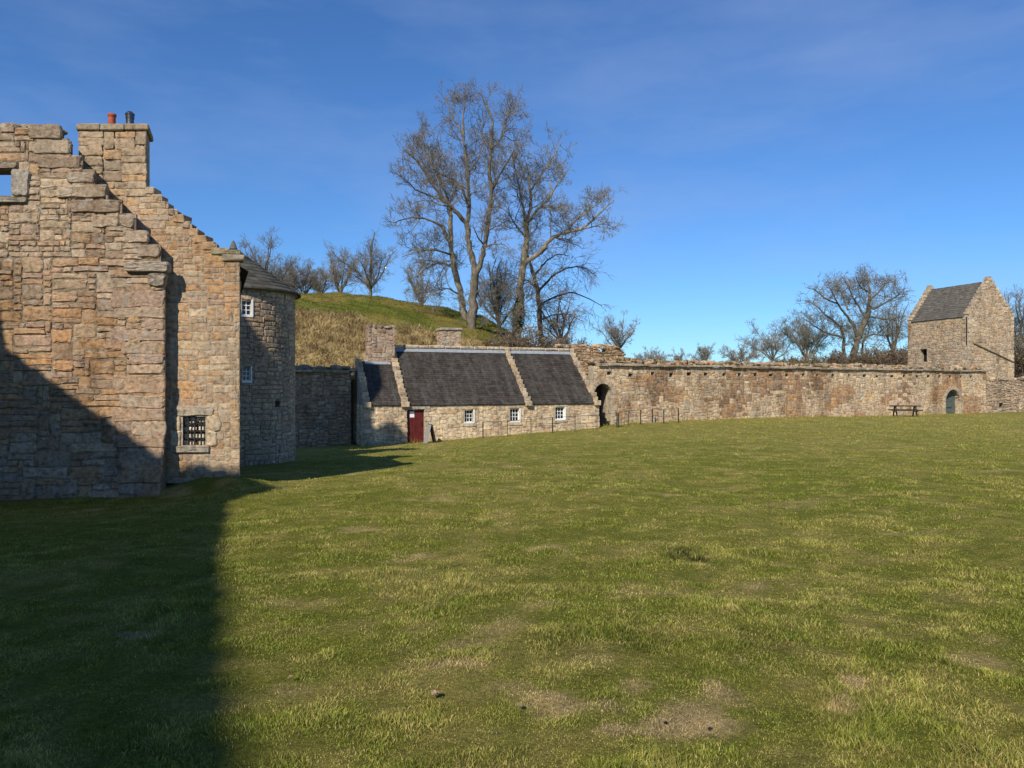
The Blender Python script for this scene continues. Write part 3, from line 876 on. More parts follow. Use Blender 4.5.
for i in range(rows):
    f0 = i / rows; f1 = min(1, (i + 1.18) / rows)
    r0 = RO * (1 - f0); r1 = RO * (1 - f1); z0 = zev - .04 + (zap - zev) * f0; z1 = zev - .04 + (zap - zev) * f1
    n = max(8, int(2 * math.pi * r0 / .24)); ph = R(0, 1)
    for k in range(n):
        a0 = 2 * math.pi * (k + ph) / n; a1 = 2 * math.pi * (k + 1 + ph) / n - .004
        def C(r, a, z): return Vector((TC.x + r * math.cos(a), TC.y + r * math.sin(a), z))
        kk_ = R(.75, 1.3); c = (.075 * kk_, .071 * kk_, .058 * kk_); t = R(.02, .04)
        rf.add([C(r0, a0, z0 - .02), C(r0, a1, z0 - .02), C(r0, a1, z0 + t), C(r0, a0, z0 + t), C(r1, a1, z1 + .008), C(r1, a0, z1 + .008)], [(0, 1, 2, 3), (3, 2, 4, 5), (0, 3, 5), (1, 4, 2)], c)
rf.lathe((TC.x, TC.y, 0), [(RO - .02, zev - .05), (.02, zap - .02)], 40, (.04, .04, .035))
rf.lathe((TC.x, TC.y, 0), [(.12, zap - .09), (.09, zap + .02), (.05, zap + .12), (.01, zap + .18)], 12, (.14, .14, .13))
rf.build('roof', M['slate_round'], turret)
def window(parent, fr, u0, u1, v0, v1, rec, cols, rows, fw=.045, bw=.022, reveal=None):
    """white sash window set back in an opening"""
    def q(m, a, b, c, d, d0, d1):
        vs = [fr(x, y, z) for z in (d0, d1) for y in (c, d) for x in (a, b)]
        m.add(vs, [(0, 2, 3, 1), (4, 5, 7, 6), (0, 1, 5, 4), (2, 6, 7, 3), (0, 4, 6, 2), (1, 3, 7, 5)])
    m = MB()
    q(m, u0, u0 + fw, v0, v1, -rec - .03, -rec + .03); q(m, u1 - fw, u1, v0, v1, -rec - .03, -rec + .03)
    q(m, u0 + fw, u1 - fw, v0, v0 + fw, -rec - .028, -rec + .032); q(m, u0 + fw, u1 - fw, v1 - fw, v1, -rec - .028, -rec + .028)
    for i in range(1, cols):
        x = u0 + fw + (u1 - u0 - 2 * fw) * i / cols; q(m, x - bw / 2, x + bw / 2, v0 + fw, v1 - fw, -rec - .02, -rec + .015)
    for j in range(1, rows):
        y = v0 + fw + (v1 - v0 - 2 * fw) * j / rows; b2 = bw * (1.0 if j * 2 != rows else 1.4); q(m, u0 + fw, u1 - fw, y - b2 / 2, y + b2 / 2, -rec - .018, -rec + .018)
    if reveal:
        t = .012
        q(m, u0 + .001, u0 + t, v0, v1, -rec + .033, .012); q(m, u1 - t, u1 - .001, v0, v1, -rec + .033, .012)
        q(m, u0 - .02, u1 + .02, v0 - .05, v0 + t, -rec + .034, .05); q(m, u1 - .004, u1 + reveal, v0 - .02, v1 + .01, -.02, .05)
    w = m.build('window', M['white'], parent)
    p = MB(); q(p, u0 + fw * .5, u1 - fw * .5, v0 + fw * .5, v1 - fw * .5, -rec - .016, -rec - .010)
    p.build('pane', M['glass'], w)
    return w
for u, w, a, b in wt: window(turret, cyl, u - w, u + w, a, b, .07, 2, 3, .03, .022, .03)

# ---- castle range left of the frame (casts the broad shadow)
rng = thing('castle_range', (-13, 0, gz(-13, 0)), 'high ruined castle range standing left of the photograph and shading the lawn', 'castle')
RO0 = Vector((-11 - .192 * (-8), -20, 0)); rd = Vector((-.192, 1, 0)); rlen = rd.length; rd.normalize()
pR = Plane(RO0, rd, (1, .192, 0))
# outline found by running the shadow edge back along the sunlight
lx, ly, lz = math.sin(SUN_AZ), math.cos(SUN_AZ), -math.tan(SUN_EL)
def back(p):
    # intersection of the light ray through p with the range's wall plane
    n = pR.N; l = Vector((lx, ly, lz)); t = (pR.O - p).dot(n) / l.dot(n)
    q = p + l * t - pR.O
    return q.dot(pR.U), q.z
def gp(px, py):
    x, y = on_ground(px, py); return Vector((x, y, gz(x, y)))
edge = [back(gp(px, py)) for px, py in ((236, 768), (226, 740), (229, 700), (221, 660), (224, 600), (218, 560), (224, 505), (240, 497), (281, 488))]
edge.sort()
edge += [q for q in sorted([back(gp(264, 479)), back(gp(246, 477))]) if edge[-1][0] < q[0] < back(P(238, 474, YB))[0] - .3]
edge += sorted([back(P(238, 474, YB)), back(P(197, 469, YB))] + [back(P(px, py, YA - .08)) for px, py in ((163, 462), (120, 432), (80, 403), (42, 376), (0, 346))])
prR = [(0.0, edge[0][1] + 1.0)] + edge + [((Y_ + 20) * 1.018, z_ + ZE) for Y_, z_ in ((6.05, 12.0), (6.3, 14.0), (6.7, 14.3), (7.4, 14.5), (8.5, 14.6), (9.6, 14.3), (10.4, 12.6), (12, 12.8), (13.7, 13.2), (14.1, 17.0), (14.8, 17.0), (15.8, 15.4), (16.4, 15.4), (16.7, 18.0), (18, 18.9), (19.2, 18.0), (22.6, 14.6), (24.5, 13.0))] + [(45.3, -1.5), (0.0, -1.5)]
print('RANGE', [(round(q[0] / 1.018 - 20, 1), round(q[1] - ZE, 1)) for q in prR])
mR = inpoly(prR)
mb = MB()
sheet(mb, pR, 0, 45.3, -1.0, 21.6, mR, .2, .35, MORTAR)
masonry(mb, pR, 0, 45.3, -1.0, 21.4, mR, (.32, .5), (.5, 1.1), PAL_A, .05, .02, False, .1)
mb.v.extend([]) 
mb.build('wall', M['rubble_near'], rng)
mb = MB()    # coping following the outline exactly
for (a, b) in zip(prR[:-3], prR[1:-2]):
    p0 = pR(a[0], a[1] - .15, -.17); p1 = pR(b[0], b[1] - .15, -.17)
    d = (p1 - p0)
    if d.length < .02: continue
    upv = pR.N.cross(d.normalized())
    mb.box((p0 + p1) / 2, d / 2, pR.N * .21, upv * .15, (.3, .26, .2))
mb.build('wall_head', M['rubble_near'], rng)

# ---- enclosure wall between turret and cottage
pE = Plane(OC + NC * 2.0 - UC * .2, UC, -NC); pE2 = Plane(OC + NC * 3.6 - UC * .2, UC, -NC)
eu0 = pE.uv(268, 420)[0]; eu1 = pE.uv(351, 420)[0]; eu2 = 1.2
zE = pE.uv(330, 371)[1]
enc = thing('garden_wall', pE((eu0 + eu1) / 2, gz(-10, 39.5), 0), 'shaded ruinous rubble wall with a recess between the round tower and the cottage', 'wall')
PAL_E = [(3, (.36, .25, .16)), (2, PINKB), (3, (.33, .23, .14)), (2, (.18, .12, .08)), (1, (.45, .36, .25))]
mb = MB(); zb = gz(-9, 39.6) - .4
topE = lambda u, v: v < zE - .10 + .16 * mnoise.noise(Vector((u * 1.3, 0, 2.2)))
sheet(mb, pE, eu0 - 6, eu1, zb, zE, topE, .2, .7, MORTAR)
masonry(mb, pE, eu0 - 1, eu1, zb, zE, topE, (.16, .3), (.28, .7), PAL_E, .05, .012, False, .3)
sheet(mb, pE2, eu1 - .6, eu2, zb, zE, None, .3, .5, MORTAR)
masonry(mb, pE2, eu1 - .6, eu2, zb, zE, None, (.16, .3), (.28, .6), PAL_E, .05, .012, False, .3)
mb.build('wall', M['rubble_far'], enc)
mb = MB(); u = eu0 - 6
while u < eu1 + .1:
    l = R(.5, 1.1)
    if R(0, 1) < .8: mb.box(pE(u + l / 2, zE + R(-.03, .06), -.18 + R(-.05, .05)), UC * (l / 2 - .01), NC * .36, (0, 0, R(.05, .08)), pick([(1, GREYB), (1, (.33, .28, .2)), (1, DARKB)]), .03, .03)
    u += l
u = eu1 - .4
while u < eu2:
    l = R(.5, .8); mb.box(pE2(u + l / 2, zE + .05, -.1), UC * (l / 2 - .01), NC * .3, (0, 0, .06), pick([(1, GREYB), (1, DARKB)]), .02, .02); u += l
mb.build('coping', M['rubble_top'], enc)
mb = MB(); u = eu0 - 1
while u < eu2:
    q = pE if u < eu1 else pE2
    mb.lump(q(u, zE + .17 + R(-.1, .05), -.3 + R(-.25, .15)), R(.12, .32), R(.1, .25), R(.06, .18), pick([(1, DARKB), (1, GREYB), (1, (.22, .16, .08))]), .3); u += R(.12, .3)
mb.build('loose_stones', M['rubble_top'], enc)

# ---- cottage
pC = Plane(OC, UC, -NC)
UL = 13.02; DEP = 3.3; zeave = ZE - .885; zridge = ZE + 2.08
rise = zridge - zeave
cot = thing('cottage', OC + UC * 6.5 + NC * 1.5 + Vector((0, 0, gz(-1, 40.2))), 'long low stone cottage with a dark slate roof, red door and three small white windows', 'cottage')
def cu(px, py): return pC.uv(px, py)
wins = []
for px, pyt, pyb in ((469.0, 409.5, 422.5), (515.0, 408.5, 421.5), (560.3, 407.0, 419.5)):
    a = cu(px - 5.0, pyb); b = cu(px + 4.6, pyt); wins.append((a[0], b[0], a[1], b[1]))
dA = cu(407.3, 443.8); dB = cu(424.5, 409.2)
holesC = [rect(a, b, c, d) for a, b, c, d in wins] + [rect(dA[0], dB[0], -9, dB[1])]
maskC = minus(lambda u, v: True, *holesC)
mb = MB(); zb = gz(-7, 37.4) - .4
sheet(mb, pC, 0, UL, zb, zeave, maskC, .09, .45, MORT_P)
masonry(mb, pC, .02, UL, zb, zeave - .02, maskC, (.13, .23), (.22, .55), PAL_C, .018, .008, False, .2, None, .012)
# ends and back
pCr = Plane(OC + UC * (UL - .01), NC, UC)
gmask = lambda u, v: v < zeave + rise * (1 - abs(u - DEP) / DEP)
sheet(mb, pCr, .46, 2 * DEP, zb, zridge, gmask, .12, .4, MORT_P)
masonry(mb, pCr, .02, 2 * DEP, zb, zridge, gmask, (.15, .26), (.25, .6), PAL_C, .03, .01, False, .1)
pCl = Plane(OC + UC * .01, NC, -UC)
sheet(mb, pCl, .46, 2 * DEP, zb, zridge - .7, lambda u, v: v < zeave + rise * .74 * (1 - abs(u - 2.45) / 2.45), .15, .4, MORT_P)
masonry(mb, pCl, .02, 2.9, zb, zeave, None, (.15, .26), (.25, .6), PAL_C, .03, .01, False, .1)
mb.add([OC + NC * 2 * DEP + Vector((0, 0, zb)), OC + NC * 2 * DEP + UC * UL + Vector((0, 0, zb)), OC + NC * 2 * DEP + UC * UL + Vector((0, 0, zeave)), OC + NC * 2 * DEP + Vector((0, 0, zeave))], [(0, 1, 2, 3)], MORT_P)
mb.build('wall', M['rubble_far'], cot)
# floor-to-eave dark interior behind openings
WOBJ = [window(cot, pC, *w, .16, 3, 3, .045, .026, .05) for w in wins]
d = MB()
nb_ = 6
for i in range(nb_):
    a = dA[0] + (dB[0] - dA[0]) * i / nb_; b = dA[0] + (dB[0] - dA[0]) * (i + 1) / nb_
    d.box(pC((a + b) / 2, (dB[1] + gz(-5, 38.2)) / 2 - .05, -.16), UC * ((b - a) / 2 - .004), NC * .025, (0, 0, (dB[1] - gz(-5, 38.2)) / 2 + .05), (1, 1, 1))
d.box(pC((dA[0] + dB[0]) / 2, (dB[1] + gz(-5, 38.2)) / 2 - .05, -.19), UC * ((dB[0] - dA[0]) / 2), NC * .012, (0, 0, (dB[1] - gz(-5, 38.2)) / 2 + .05), (1, 1, 1))
do = d.build('door', M['red'], cot)
n1 = cu(410.7, 417.3); n2 = cu(414.6, 411.7)
m = MB(); m.box(pC((n1[0] + n2[0]) / 2, (n1[1] + n2[1]) / 2, -.128), UC * .115, NC * .004, (0, 0, .15)); m.build('notice', M['paper'], do)
m = MB(); hx = dB[0] - .10; m.bar(pC(hx, (n1[1]) - .45, -.11), pC(hx + .001, n1[1] - .3, -.11), .03); m.build('handle', M['iron'], do)
s = MB()
one_stone(s, pC, dA[0] - .28, dB[0] + .28, dB[1] + .003, zeave - .01, .045, (.40, .34, .26), True)
s.build('lintel', M['rubble_far'], cot)
for sgn in (-1, 1):
    s = MB(); vv = gz(-5, 38.2) - .2; k = 0
    while vv < dB[1]:
        h = R(.22, .32); t = min(vv + h, dB[1]); l = (.2, .34)[k % 2]
        if sgn > 0: one_stone(s, pC, dB[0] + .004, dB[0] + l, vv + .003, t - .003, .04, pick([(1, PALE), (1, GREYB)]))
        else: one_stone(s, pC, dA[0] - l, dA[0] - .004, vv + .003, t - .003, .04, pick([(1, PALE), (1, GREYB)]))
        vv += h; k += 1
    s.build('door_jamb', M['rubble_far'], cot)
for (a, b, c, dd), wo_ in zip(wins, WOBJ):
    s = MB()
    one_stone(s, pC, a - .15, b + .18, dd + .012, min(dd + .16, zeave - .01), .036, pick([(1, PALE)])); one_stone(s, pC, a - .12, b + .14, c - .2, c - .055, .05, pick([(1, PALE)]))
    one_stone(s, pC, a - .2, a - .003, c, dd, .036, pick([(1, PALE)]))
    one_stone(s, pC, b + .12, b + .26, c, dd, .036, pick([(1, PALE)]))
    s.build('surround', M['rubble_far'], wo_)
for sgn in (-1, 1):
    s = MB(); vv = zb; k = 0
    while vv < zeave - .05:
        h = R(.22, .32); t = min(vv + h, zeave - .02); l = (.5, .3)[k % 2]
        if sgn < 0: one_stone(s, pC, -.012, l, vv + .003, t - .003, .04, pick([(1, PALE), (1, GREYB)]))
        else: one_stone(s, pC, UL - l, UL + .012, vv + .003, t - .003, .04, pick([(1, PALE), (1, GREYB)]))
        vv += h; k += 1
    s.build('corner_stones', M['rubble_far'], cot)
SK = [2.05, 8.75, 12.86]
slopeL_ = math.hypot(DEP, rise); SV = (NC * DEP + Vector((0, 0, rise))).normalized()
rb = MB()
def roof_bay(u0, u1, frac=1.0):
    o0 = OC + UC * u0 - NC * .10 + Vector((0, 0, zeave - .09 + .06)); sl = Slope(o0, UC, SV)
    L = (slopeL_ + .13) * frac
    rb.add([sl(0, 0, -.02), sl(u1 - u0, 0, -.02), sl(u1 - u0, L, -.02), sl(0, L, -.02)], [(0, 1, 2, 3)], (.03, .03, .03))
    slates(rb, sl, u1 - u0, L, .25, .17, .018)
    return sl, L
roof_bay(.24, SK[0] - .17, .745); roof_bay(SK[0] + .17, SK[1] - .14); roof_bay(SK[1] + .14, SK[2] - .12)
# far slope
o0 = OC + UC * SK[0] + NC * (2 * DEP + .1) + Vector((0, 0, zeave - .03)); SV2 = (-NC * DEP + Vector((0, 0, rise))).normalized(); sl = Slope(o0, UC, SV2)
rb.add([sl(0, 0, 0), sl(UL - SK[0], 0, 0), sl(UL - SK[0], slopeL_ + .1, 0), sl(0, slopeL_ + .1, 0)], [(0, 1, 2, 3)], (.06, .06, .06))
rb.build('roof', M['slate'], cot)
def skew(u, frac, wid):
    mb = MB(); n = int(13 * frac)
    for i in range(n):
        f = (i + .5) / n * frac
        p = OC + UC * u + NC * (DEP * f) + Vector((0, 0, zeave + rise * f + .10))
        l = slopeL_ * frac / n
        mb.box(p + UC * R(-.02, .02), UC * (wid / 2 + R(-.025, .03)), NC * (DEP * frac / n * .42), (0, 0, l * .44 + R(-.015, .02)), pick([(3, PALE), (2, GREYB), (1, YEL)]), .012, .02)
    # parapet body under the steps, its dark colour painting shade into the gaps
    a = OC + UC * u + Vector((0, 0, zeave - .02)); b = a + NC * (DEP * frac) + Vector((0, 0, rise * frac))
    mb.bar(a + Vector((0, 0, .02)), b + Vector((0, 0, .02)), wid * .8, .20, (.12, .10, .08))
    mb.box(OC + UC * u - NC * .06 + Vector((0, 0, zeave - .0)), UC * wid * .62, NC * .17, (0, 0, .14), pick([(1, PALE)]), .01, .03)
    mb.build('skew_stones', M['rubble_far'], cot)
skew(.14, .76, .3); skew(SK[0], 1.0, .34); skew(SK[1], 1.0, .30); skew(SK[2], 1.0, .30)
mb = MB(); u = SK[0] - .1      # ridge stones and the lead strip under them
while u < UL:
    l = min(R(.5, .9), UL - u + .01); mb.box(OC + UC * (u + l / 2) + NC * (DEP + .02) + Vector((0, 0, zridge + .13)), UC * (l / 2 - .008), NC * .2, (0, 0, .085), pick([(3, PALE), (2, (.40, .36, .30))]), .02, .04); u += l
mb.build('ridge', M['rubble_far'], cot)
mb = MB()
for a, b in ((SK[0] + .2, SK[1] - .16), (SK[1] + .16, SK[2] - .16)):
    sl = Slope(OC + UC * a - NC * .10 + Vector((0, 0, zeave - .03)), UC, SV)
    L = slopeL_ + .10
    mb.add([sl(0, L - .34, .045), sl(b - a, L - .34, .045), sl(b - a, L + .02, .06), sl(0, L + .02, .06)], [(0, 1, 2, 3)])
sl = Slope(OC + UC * .3 - NC * .10 + Vector((0, 0, zeave - .03)), UC, SV); L = (slopeL_ + .13) * .745
mb.add([sl(.15, L - .3, .05), sl(1.5, L - .3, .05), sl(1.5, L + .04, .06), sl(.15, L + .04, .06)], [(0, 1, 2, 3)])
mb.build('flashing', M['lead'], cot)
# front chimney
def chimney(c, hw, hd, z0, z1, pal, cap, ragged=False):
    mb = MB(); t = Vector((0, 0, 1))
    mb.box(Vector(c) + t * ((z0 + z1) / 2), UC * (hw - .03), NC * (hd - .03), t * ((z1 - z0) / 2), MORT_P)
    for (o_, U_, N_, L_) in ((Vector(c) - UC * hw - NC * (hd - .03), UC, -NC, 2 * hw), (Vector(c) + UC * (hw - .03) - NC * hd, NC, UC, 2 * hd), (Vector(c) - UC * (hw - .03) - NC * hd, NC, -UC, 2 * hd)):
        masonry(mb, Plane(o_, U_, N_), 0, L_, z0, z1, None, (.17, .3), (.25, .55), pal, .035, .012, False, .1, None, 0)
    o = mb.build('chimney', M['rubble_far'], cot)
    m2 = MB()
    if ragged:
        for i in range(26):
            m2.lump(Vector(c) + UC * R(-hw, hw) * .9 + NC * R(-hd, hd) * .9 + t * (z1 + R(-.02, .10)), R(.1, .22), R(.1, .2), R(.05, .11), pick([(2, GREYB), (1, MAUVE), (1, DARKB)]), .3)
        m2.build('loose_stones', M['rubble_far'], o)
    else:
        m2.box(Vector(c) + t * (z1 + cap / 2), UC * (hw + .07), NC * (hd + .07), t * cap / 2, (.40, .35, .28), .015, .03)
        m2.build('cap', M['rubble_far'], o)
cc = P(381.5, 345, 40.2); cc.z = 0
chimney(cc + NC * .35, .72, .4, zeave + rise * .72, ZE + (HZ - 328) / F * 40.2, [(2, GREYB), (2, PINKB), (1.5, MAUVE), (1, PALE), (1, (.25, .13, .10))], .1, True)
cc = P(449, 340, 46.0); cc.z = 0
chimney(cc, .62, .55, zridge - 1.5, ZE + (HZ - 331) / F * 46.0, [(3, GREYB), (2, PINKB), (2, (.40, .33, .25))], .16)

# ---- far courtyard wall with the two arches
pW = Plane(WO, WD, WN)
zW = ZE + 1.19
cwall = thing('courtyard_wall', WO + WD * 18 + Vector((0, 0, gz(20, 51))), 'long sandstone courtyard wall with a row of square holes below its coping and an arched green door', 'wall')
WL = pW.uv(986, 390)[0]
ar = pW.uv(611.5, 424); al = pW.uv(594, 424); at = pW.uv(604, 383.5)
arch1 = archhole((ar[0] + al[0]) / 2, (ar[0] - al[0]) / 2, -9, at[1] - (ar[0] - al[0]) / 2 * 1.0, None)
dl = pW.uv(945.5, 414); dr = pW.uv(960.0, 414); dt = pW.uv(953, 389.5)
hwd = (dr[0] - dl[0]) / 2; dcu = (dr[0] + dl[0]) / 2
arch2 = archhole(dcu, hwd, -9, dt[1] - hwd, None)
put = []
px = 587.5
u_ = pW.uv(587.5, 376)[0]
while u_ < WL - .6:
    z = zW - .42 + R(-.04, .04); w = R(.13, .18); put.append((u_, w, z - .11, z + .10)); u_ += 1.45 + R(-.18, .2)
holesW = [rect(u - w, u + w, a, b) for u, w, a, b in put]
def near_holes(u, v):
    if zW - .62 < v < zW - .2:
        for h in holesW:
            if h(u, v): return True
    return False
maskW = minus(lambda u, v: True, arch1, arch2, near_holes)
zbW = ZE - 2.6
mb = MB()
sheet(mb, pW, -.0, WL, zbW, zW, maskW, .1, .55, MORT_P)
WSTAIN = [(pW.uv(x_, 400)[0], w_, pW.uv(x_, y_)[1]) for x_, w_, y_ in ((738, 1.6, 412), (775, 1.6, 396), (812, .9, 392), (826, .7, 384), (905, .6, 405), (660, .9, 405))]
def palW(u, v):
    k = mnoise.noise(Vector((u * .35, v * .5, 3.1)))
    for (a_, b_, c_) in WSTAIN:
        if R(0, 1) < .85 * math.exp(-((u - a_) / b_) ** 2) * min(1, max(0, (v - c_) / .8 + .4)): return [(2, (.22, .15, .095)), (2, (.27, .18, .105)), (1, OCHRE), (1, PINKB)]
    if k > .18: return [(2, OCHRE), (2, ORNG), (2, PINKB), (2, (.29, .19, .12)), (1, YEL)]
    if k < -.3: return [(3, PALE), (3, YEL), (2, GREYB)]
    return PAL_W
masonry(mb, pW, .0, WL, zbW, zW - .02, maskW, (.15, .26), (.25, .6), PAL_W, .022, .010, False, .22, palW, .025)
# solid core behind (closes the holes), left open behind the arches
for a, b in ((ar[0] + .02, dl[0] - .35), (dr[0] + .3, WL)):
    mb.box(pW((a + b) / 2, (zbW + zW) / 2, -.75), WD * (b - a) / 2, WN * .195, (0, 0, (zW - zbW) / 2), MORTAR)
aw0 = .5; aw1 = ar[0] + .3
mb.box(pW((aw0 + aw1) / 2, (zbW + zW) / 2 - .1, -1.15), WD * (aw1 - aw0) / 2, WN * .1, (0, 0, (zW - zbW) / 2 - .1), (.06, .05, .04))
mb.box(pW((aw0 + aw1) / 2, zW - .32, -.8), WD * (aw1 - aw0) / 2, WN * .24, (0, 0, .27), MORTAR)
mb.box(pW(ar[0] + .13, (zbW + zW) / 2 - .2, -.8), WD * .12, WN * .25, (0, 0, (zW - zbW) / 2 - .25), (.30, .24, .17))
mb.build('wall', M['rubble_far'], cwall)
mb = MB()       # arch stones
for (uc_, hw, vs_, n, v0) in (((ar[0] + al[0]) / 2, (ar[0] - al[0]) / 2, at[1] - (ar[0] - al[0]) / 2, 9, ZE - 2.3), (dcu, hwd, dt[1] - hwd, 9, ZE - 2.2)):
    for i in range(n):
        a0 = math.pi * i / n + .012; a1 = math.pi * (i + 1) / n - .012
        r0 = hw; r1 = hw + .28
        q = [(uc_ + r * math.cos(a), vs_ + r * math.sin(a)) for r, a in ((r0, a0), (r1, a0), (r1, (a0 + a1) / 2), (r1, a1), (r0, a1), (r0, (a0 + a1) / 2))]
        vs2 = [pW(u, v, .045) for u, v in q] + [pW(u, v, -.35) for u, v in q]
        mb.add(vs2, [tuple(range(6)), tuple(range(11, 5, -1))] + [(k, k + 6, (k + 1) % 6 + 6, (k + 1) % 6) for k in range(6)], pick([(2, PALE), (2, GREYB)]))
    v = v0; k = 0
    while v < vs_:
        h = R(.26, .38); t = min(v + h, vs_); l = (.24, .4)[k % 2]
        for sx in (-1, 1):
            a, b = (uc_ + hw, uc_ + hw + l) if sx > 0 else (uc_ - hw - l, uc_ - hw)
            if b < .3: continue
            mb.box(pW((a + b) / 2, (v + t) / 2, -.15), WD * (b - a) / 2, WN * .19, (0, 0, (t - v) / 2 - .006), pick([(2, PALE), (2, GREYB), (1, YEL)]), .004, .015)
        v += h; k += 1
mb.build('arch_stones', M['rubble_far'], cwall)
mb = MB()
n = 7
for i in range(n):
    a = dl[0] + (dr[0] - dl[0]) * i / n; b = dl[0] + (dr[0] - dl[0]) * (i + 1) / n; m_ = (a + b) / 2
    top = dt[1] - hwd + math.sqrt(max(0, hwd ** 2 - (m_ - dcu) ** 2))
    mb.box(pW(m_, (top + ZE - 2.15) / 2, -.42), WD * ((b - a) / 2 - .006), WN * .03, (0, 0, (top - ZE + 2.15) / 2))
mb.box(pW(dcu, (dt[1] + ZE - 2.15) / 2, -.47), WD * hwd, WN * .012, (0, 0, (dt[1] - ZE + 2.15) / 2))
do = mb.build('door', M['wood_green'], cwall)
mb = MB()
for z in (ZE - 1.6, ZE - .75): mb.box(pW(dcu - .2, z, -.385), WD * (hwd * .7), WN * .008, (0, 0, .035))
mb.build('hinge', M['iron'], do)
mb = MB(); u = .25          # coping ledge
while u < WL:
    l = min(R(.6, 1.3), WL + .1 - u); dz = .018 * math.sin(u * .9)
    mb.box(pW(u + l / 2, zW + .075 + dz, -.22 + R(-.02, .02)), WD * (l / 2 - .01), WN * (.40 + R(-.02, .02)), (0, 0, .072 + R(-.012, .012)), pick([(3, GREYB), (2, (.40, .35, .27)), (1, DARKB)]), .02, .025); u += l
mb.build('coping', M['rubble_top'], cwall)
mb = MB(); u = .1           # rubble and soil on the wall head
while u < WL - .2:
    hgt = .14 + .20 * max(0, mnoise.noise(Vector((u * .6, 0, 5)))) + .05
    for k in range(3):
        mb.lump(pW(u + R(-.2, .2), zW + .15 + R(0, hgt), -.3 - R(0, .35)), R(.12, .32), R(.12, .25), R(.06, .17), pick([(3, GREYB), (2, PALE), (2, (.24, .17, .08)), (1, DARKB), (1, ORNG)]), .3)
    u += R(.14, .26)
mb.build('wall_head', M['rubble_top'], cwall)
# broken upper wall at the cottage end
pU = Plane(OC + NC * 4.3, UC, -NC)
b0 = pU.uv(560, 362)[0]; b1 = pU.uv(629, 362)[0]; ztop = pU.uv(600, 346)[1]
mU = lambda u, v: v < zW + .15 + (ztop - zW - .15) * min(1, max(0, (b1 - u) / .8)) * (.92 - .12 * math.sin(u * 2.1) - .14 * math.sin(u * 5.7 + 1)) * (.75 + .25 * min(1, max(0, (u - b0) / 1.5)))
mb = MB()
sheet(mb, pU, b0, b1, zW - 2.6, ztop, mU, .12, .5, (.22, .16, .09))
masonry(mb, pU, b0, b1, zW - 1.2, ztop, mU, (.14, .26), (.2, .45), [(2, OCHRE), (2, PINKB), (2, GREYB), (2, (.27, .17, .07)), (1, PALE)], .05, .015, False, .2)
for i in range(60):
    u = R(b0, b1); mb.lump(pU(u, ztop - (0 if u < b1 - .8 else (u - b1 + .8) * 1.0) + R(-.12, .06), R(-.5, 0)), R(.12, .28), R(.1, .2), R(.06, .15), pick([(2, GREYB), (2, PALE), (2, (.25, .17, .07))]), .3)
mb.build('broken_wall', M['rubble_top'], cwall)

# ---- lower rubble wall running on to the right of the corner
pX = Plane(pW(WL, 0, -.12), (.93, .36, 0), (.36, -.93, 0))
xz = pX.uv(1000, 381)[1]
rw = thing('rubble_wall', pX(3, gz(42, 61), 0), 'lower rough rubble wall at the far right below the gabled tower', 'wall')
mb = MB()
hx = pX.uv(1001, 406); hX = rect(hx[0] - .25, hx[0] + .25, hx[1] - .2, hx[1] + .2)
mX = minus(lambda u, v: v < xz + .12 * math.sin(u * 2.2) * .6, hX)
sheet(mb, pX, -.3, 14, zbW, xz + .1, mX, .13, .45, MORTAR)
masonry(mb, pX, -.3, 14, zbW, xz + .1, mX, (.15, .3), (.25, .55), [(3, GREYB), (2, DARKB), (2, PINKB), (2, PALE)], .07, .02, False, .3)
mb.box(pX(7, (zbW + xz) / 2 - .1, -.6), Vector((.93, .36, 0)) * 7, Vector((.36, -.93, 0)) * .14, (0, 0, (xz - zbW) / 2 - .15), (.05, .045, .04))
mb.build('wall', M['rubble_far'], rw)
mb = MB(); u = -.3
while u < 14:
    mb.lump(pX(u, xz + R(0, .25), -.25 - R(-.15, .3)), R(.15, .3), R(.12, .25), R(.08, .18), pick([(3, GREYB), (2, PALE), (1, DARKB), (1, (.22, .17, .08))]), .3); u += R(.12, .25)
mb.build('wall_head', M['rubble_top'], rw)

# ---- gabled tower (dovecote) at the right
GC = Vector((36.42, 60.6, 0)); GU = Vector((-.30, .954, 0)); GV = Vector((.954, .30, 0))
GL = 6.1; GW = 4.75; gze = ZE + 72 / F * 60.6; gzr = ZE + (HZ - 278.5) / F * 61.3
tow = thing('gabled_tower', GC + GU * 3 + GV * 2.4 + Vector((0, 0, gz(38, 62))), 'square stone tower with a steep slate roof between crow stepped gables behind the courtyard wall', 'tower')
pL = Plane(GC, GU, -GV); pGa = Plane(GC, GV, -GU)
# long face: u grows to the left of the photo
gw0 = pL.uv(920, 362); gw1 = pL.uv(927, 349)
hG = rect(min(gw0[0], gw1[0]), max(gw0[0], gw1[0]), gw0[1], gw1[1])
mb = MB(); zb = ZE - 2.4
mL = minus(lambda u, v: True, hG)
sheet(mb, pL, 0, GL, zb, gze, mL, .12, .5, MORT_P)
masonry(mb, pL, .0, GL, ZE - .2, gze, mL, (.17, .28), (.28, .65), PAL_G, .028, .01, False, .12, None, .01)
gpk = GW * .47
def gmask2(u, v): return v < gze + (gzr - gze) * (1 - (gpk - u) / gpk if u < gpk else 1 - (u - gpk) / (GW - gpk))
sheet(mb, pGa, 0, GW, zb, gzr, gmask2, .1, .45, MORT_P)
masonry(mb, pGa, .0, GW, zb, gzr, gmask2, (.17, .28), (.28, .6), PAL_G, .028, .01, False, .12, None, .01)
pGb = Plane(GC + GU * GL, GV, GU)
sheet(mb, pGb, 0, GW, zb, gzr, gmask2, .2, .4, MORT_P)
masonry(mb, pGb, .0, GW, ZE, gzr, gmask2, (.2, .3), (.35, .6), PAL_G, .028, .01, False, 0)
pGr = Plane(GC + GV * GW, GU, GV)
